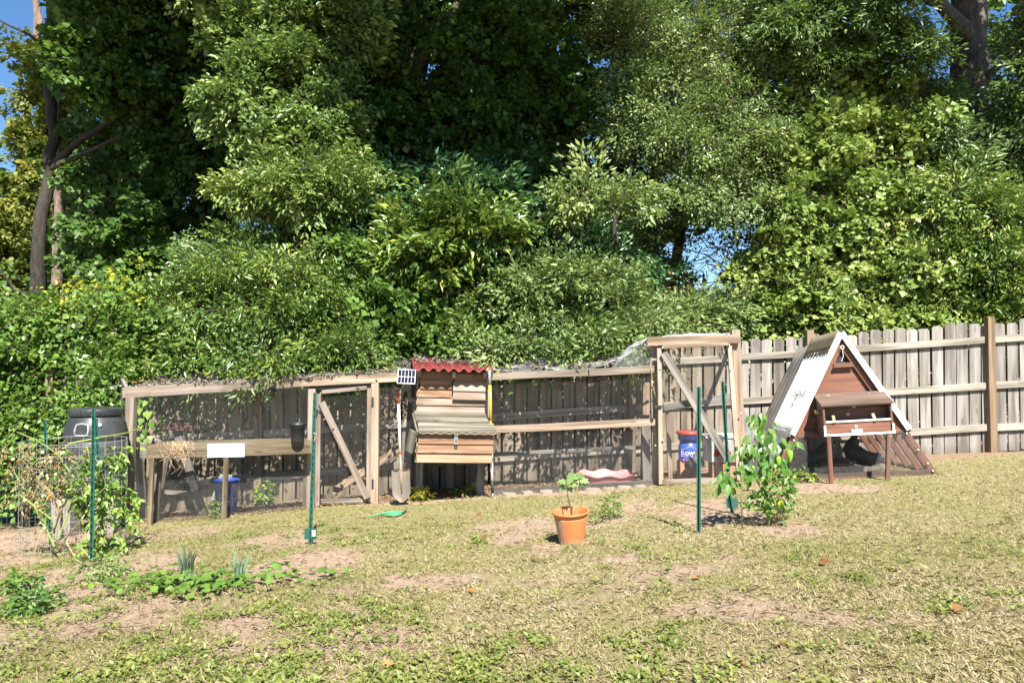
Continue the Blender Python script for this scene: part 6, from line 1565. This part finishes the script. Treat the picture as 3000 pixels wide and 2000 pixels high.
# big oak at the right
t = tree('oak_tree', 2840, 13.2, 'huge oak with thick rough trunk and heavy limb at far right')
b0 = t.location.copy()
limb(t, [b0, P(2850, 800, 13.2), P(2840, 550, 13.2), P(2825, 300, 13.2), P(2835, 120, 13.2), P(2850, -100, 13.2), P(2870, -600, 13.4)], .36, .26, 'bark_oak', 'trunk', 16)
limb(t, [P(2830, 110, 13.0), P(2770, 30, 12.8), P(2700, -20, 12.6), P(2500, -80, 12.2)], .14, .06, 'bark_oak')
limb(t, [P(2845, 290, 13.1), P(2930, 190, 12.9), P(3050, 110, 12.6)], .09, .04, 'bark_oak')
foliage('crown', MAT['leaf_oak'], t, [blob(2330, 110, 11.6, 90, 60, .45), blob(2450, 30, 11.6, 110, 50, .5), blob(2600, 60, 11.6, 90, 60, .45), blob(2640, 180, 11.8, 70, 60, .4), blob(2690, 270, 12.2, 80, 60, .5), blob(3000, 120, 11.8, 70, 130, .5), blob(2720, 350, 12.2, 60, 60, .45), blob(2970, 380, 12.2, 80, 140, .6), blob(2400, 200, 11.9, 60, 50, .4), blob(2530, 140, 11.8, 60, 40, .4), blob(2930, 520, 12.4, 80, 80, .6), blob(2750, 470, 12.2, 70, 70, .4)], 4600, .14, .045, LANCE, per=13, fr=(.2, .36), k=7, seed=39, tb=.35, droop=.3)
foliage('high_crown', MAT['leaf_oak'], t, [((5.9, 10.2, 9.4), (1.0, 1.0, .6)), ((7.4, 10.8, 9.4), (1.4, 1.4, .8)), ((6.5, 14, 11.5), (3.0, 2.0, 1.4))], 1800, .24, .12, RH, k=6, seed=40, tb=.4, big=True)
# willow oak shrub right
t = tree('willow_shrub', 2820, 11.4, 'long leaved shrub leaning over the fence near the heavy fence post', 'shrub')
b0 = t.location.copy()
limb(t, [b0, P(2820, 900, 11.4), P(2830, 700, 11.4)], .06, .02, 'bark_dark', 'trunk')
foliage('foliage', MAT['leaf_bay'], t, [blob(2760, 620, 11.2, 90, 50, .4), blob(2880, 640, 11.1, 110, 60, .45), blob(2970, 700, 11.1, 80, 70, .4), blob(2740, 720, 11.2, 70, 60, .4), blob(2880, 740, 11.0, 110, 60, .4), blob(2960, 820, 11.0, 90, 70, .4), blob(2860, 850, 11.1, 90, 60, .4), blob(2930, 910, 10.9, 120, 40, .35), blob(2780, 910, 11.0, 100, 35, .3), blob(3080, 760, 11, 100, 200, .5), blob(2800, 560, 11.4, 80, 40, .35), blob(2960, 590, 11.4, 70, 50, .35)], 3600, .14, .036, LANCE, per=14, fr=(.18, .34), k=7, seed=41, tb=.6, droop=.35)
# thicket of dead vines between
t = tree('dead_vine_thicket', 2010, 12.0, 'brown tangle of dead vines and dry leaves beneath the sky gap', 'thicket')
mb = MB()
for k in range(120):
    p = P(random.uniform(1820, 2200), random.uniform(700, 930), 12 + random.uniform(-.5, .5)); q = p + Vector((random.gauss(0, .5), random.gauss(0, .2), random.gauss(-.1, .35)))
    mb.tube([p, p.lerp(q, .5) + Vector((random.gauss(0, .08), 0, random.gauss(0, .08))), q], random.uniform(.004, .010), 4, False)
mb.build('tangled_stems', MAT['twig'], t)['kind'] = 'stuff'
foliage('foliage', MAT['leaf_brown'], t, [blob(1930, 830, 12, 90, 60, .4), blob(2050, 860, 12.1, 110, 50, .4), blob(2150, 850, 12.2, 90, 50, .4), blob(2100, 720, 12.2, 60, 30, .3)], 520, .08, .045, RH, per=12, fr=(.16, .3), k=5, seed=42, tb=.5)
foliage('green_foliage', MAT['leaf_maple'], t, [blob(1900, 880, 12, 90, 50, .4), blob(2180, 840, 12, 80, 90, .4), blob(2000, 660, 12.3, 130, 30, .4), blob(1900, 720, 12.3, 80, 80, .4), blob(2230, 700, 12.2, 50, 80, .4)], 1300, .10, .05, RH, per=12, fr=(.16, .3), k=5, seed=43, tb=.5)
# background trees
t = tree('yellowing_tree', 60, 19, 'yellowing tree glowing in sunlight beyond the dark leaning trunk')
limb(t, [t.location.copy(), P(60, 500, 19), P(110, 60, 19), P(90, -200, 19)], .14, .06, 'bark_pine', 'trunk')
limb(t, [P(95, 180, 19), P(120, 60, 19), P(100, 0, 19)], .07, .05, 'bark_pine')
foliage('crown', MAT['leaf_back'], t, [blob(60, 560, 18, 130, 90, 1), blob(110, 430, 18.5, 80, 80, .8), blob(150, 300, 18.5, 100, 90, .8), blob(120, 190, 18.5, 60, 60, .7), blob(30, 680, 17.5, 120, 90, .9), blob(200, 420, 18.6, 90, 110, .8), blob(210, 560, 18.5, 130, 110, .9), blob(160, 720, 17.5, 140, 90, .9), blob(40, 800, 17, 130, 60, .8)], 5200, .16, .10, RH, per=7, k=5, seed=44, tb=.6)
t = tree('yellowing_tree', 330, 20, 'second yellow green tree seen through the shade of the dark maple')
limb(t, [t.location.copy(), P(330, 500, 20), P(340, 100, 20)], .14, .06, 'bark_pine', 'trunk')
foliage('crown', MAT['leaf_back'], t, [blob(330, 200, 19.5, 130, 120, 1.0), blob(350, 480, 19.5, 150, 150, 1.0), blob(440, 650, 19, 160, 120, 1.0), blob(300, 760, 18.5, 170, 90, 1.0), blob(600, 760, 18.5, 170, 90, 1.0)], 3600, .17, .11, RH, per=6, k=5, seed=45, tb=.5)
# the wood behind as one mass
wd = []
g = np.random.default_rng(77)
for px in range(-500, 3600, 150):
    for py, rr in ((1000, 80), (880, 90), (720, 110), (560, 120), (400, 120), (240, 120), (80, 120), (-120, 150)):
        if px < 260 and py < 520: continue
        if 1960 < px < 2230 and 620 < py < 860: continue
        if 2500 < px < 2900 and py < 260: continue
        if 1900 < px < 2900 and py < 0: continue
        if 1940 < px < 2120 and py < 120: continue
        if px < 330 and py < 200: continue
        if px < 420 and py < 700 and g.uniform() < .4: continue
        wd.append(blob(px + g.uniform(-60, 60), py + g.uniform(-40, 40), g.uniform(16, 21), 130, rr * 1.1, 1.0))
o = foliage('woodland', MAT['leaf_maple'], None, wd, 21000, .24, .16, RH, per=3.4, fr=(.5, .85), k=5, seed=46, tb=.3, big=True)
tag(o, 'dense green woodland behind the fence', 'woodland', kind='stuff')
wd = [((g.uniform(-9, 9), g.uniform(13, 20), g.uniform(9.2, 13)), (2.0, 1.6, 1.2)) for k in range(34)]
wd = [q for q in wd if not any(a < 1500 + 2200 * q[0][0] / q[0][1] < b2 for a, b2 in ((-900, 420), (1900, 2150), (2450, 2950)))]
o = foliage('woodland', MAT['leaf_maple'], None, wd, 5200, .32, .22, RH, per=3, fr=(.5, .9), k=5, seed=47, tb=.35, big=True)
tag(o, 'high canopy of the woodland above the trees', 'woodland', kind='stuff')
wd = [((x_, g.uniform(12.2, 14.5), GZ(x_, 13) + g.uniform(.2, 1.7)), (.8, .6, .5)) for x_ in np.arange(-14, 14, .42)]
o = foliage('undergrowth', MAT['leaf_maple'], None, wd, 9000, .13, .09, RH, per=6, fr=(.3, .5), k=5, seed=48, tb=.3, big=True)
tag(o, 'shady undergrowth filling the ground right behind the fence', 'undergrowth', kind='stuff')
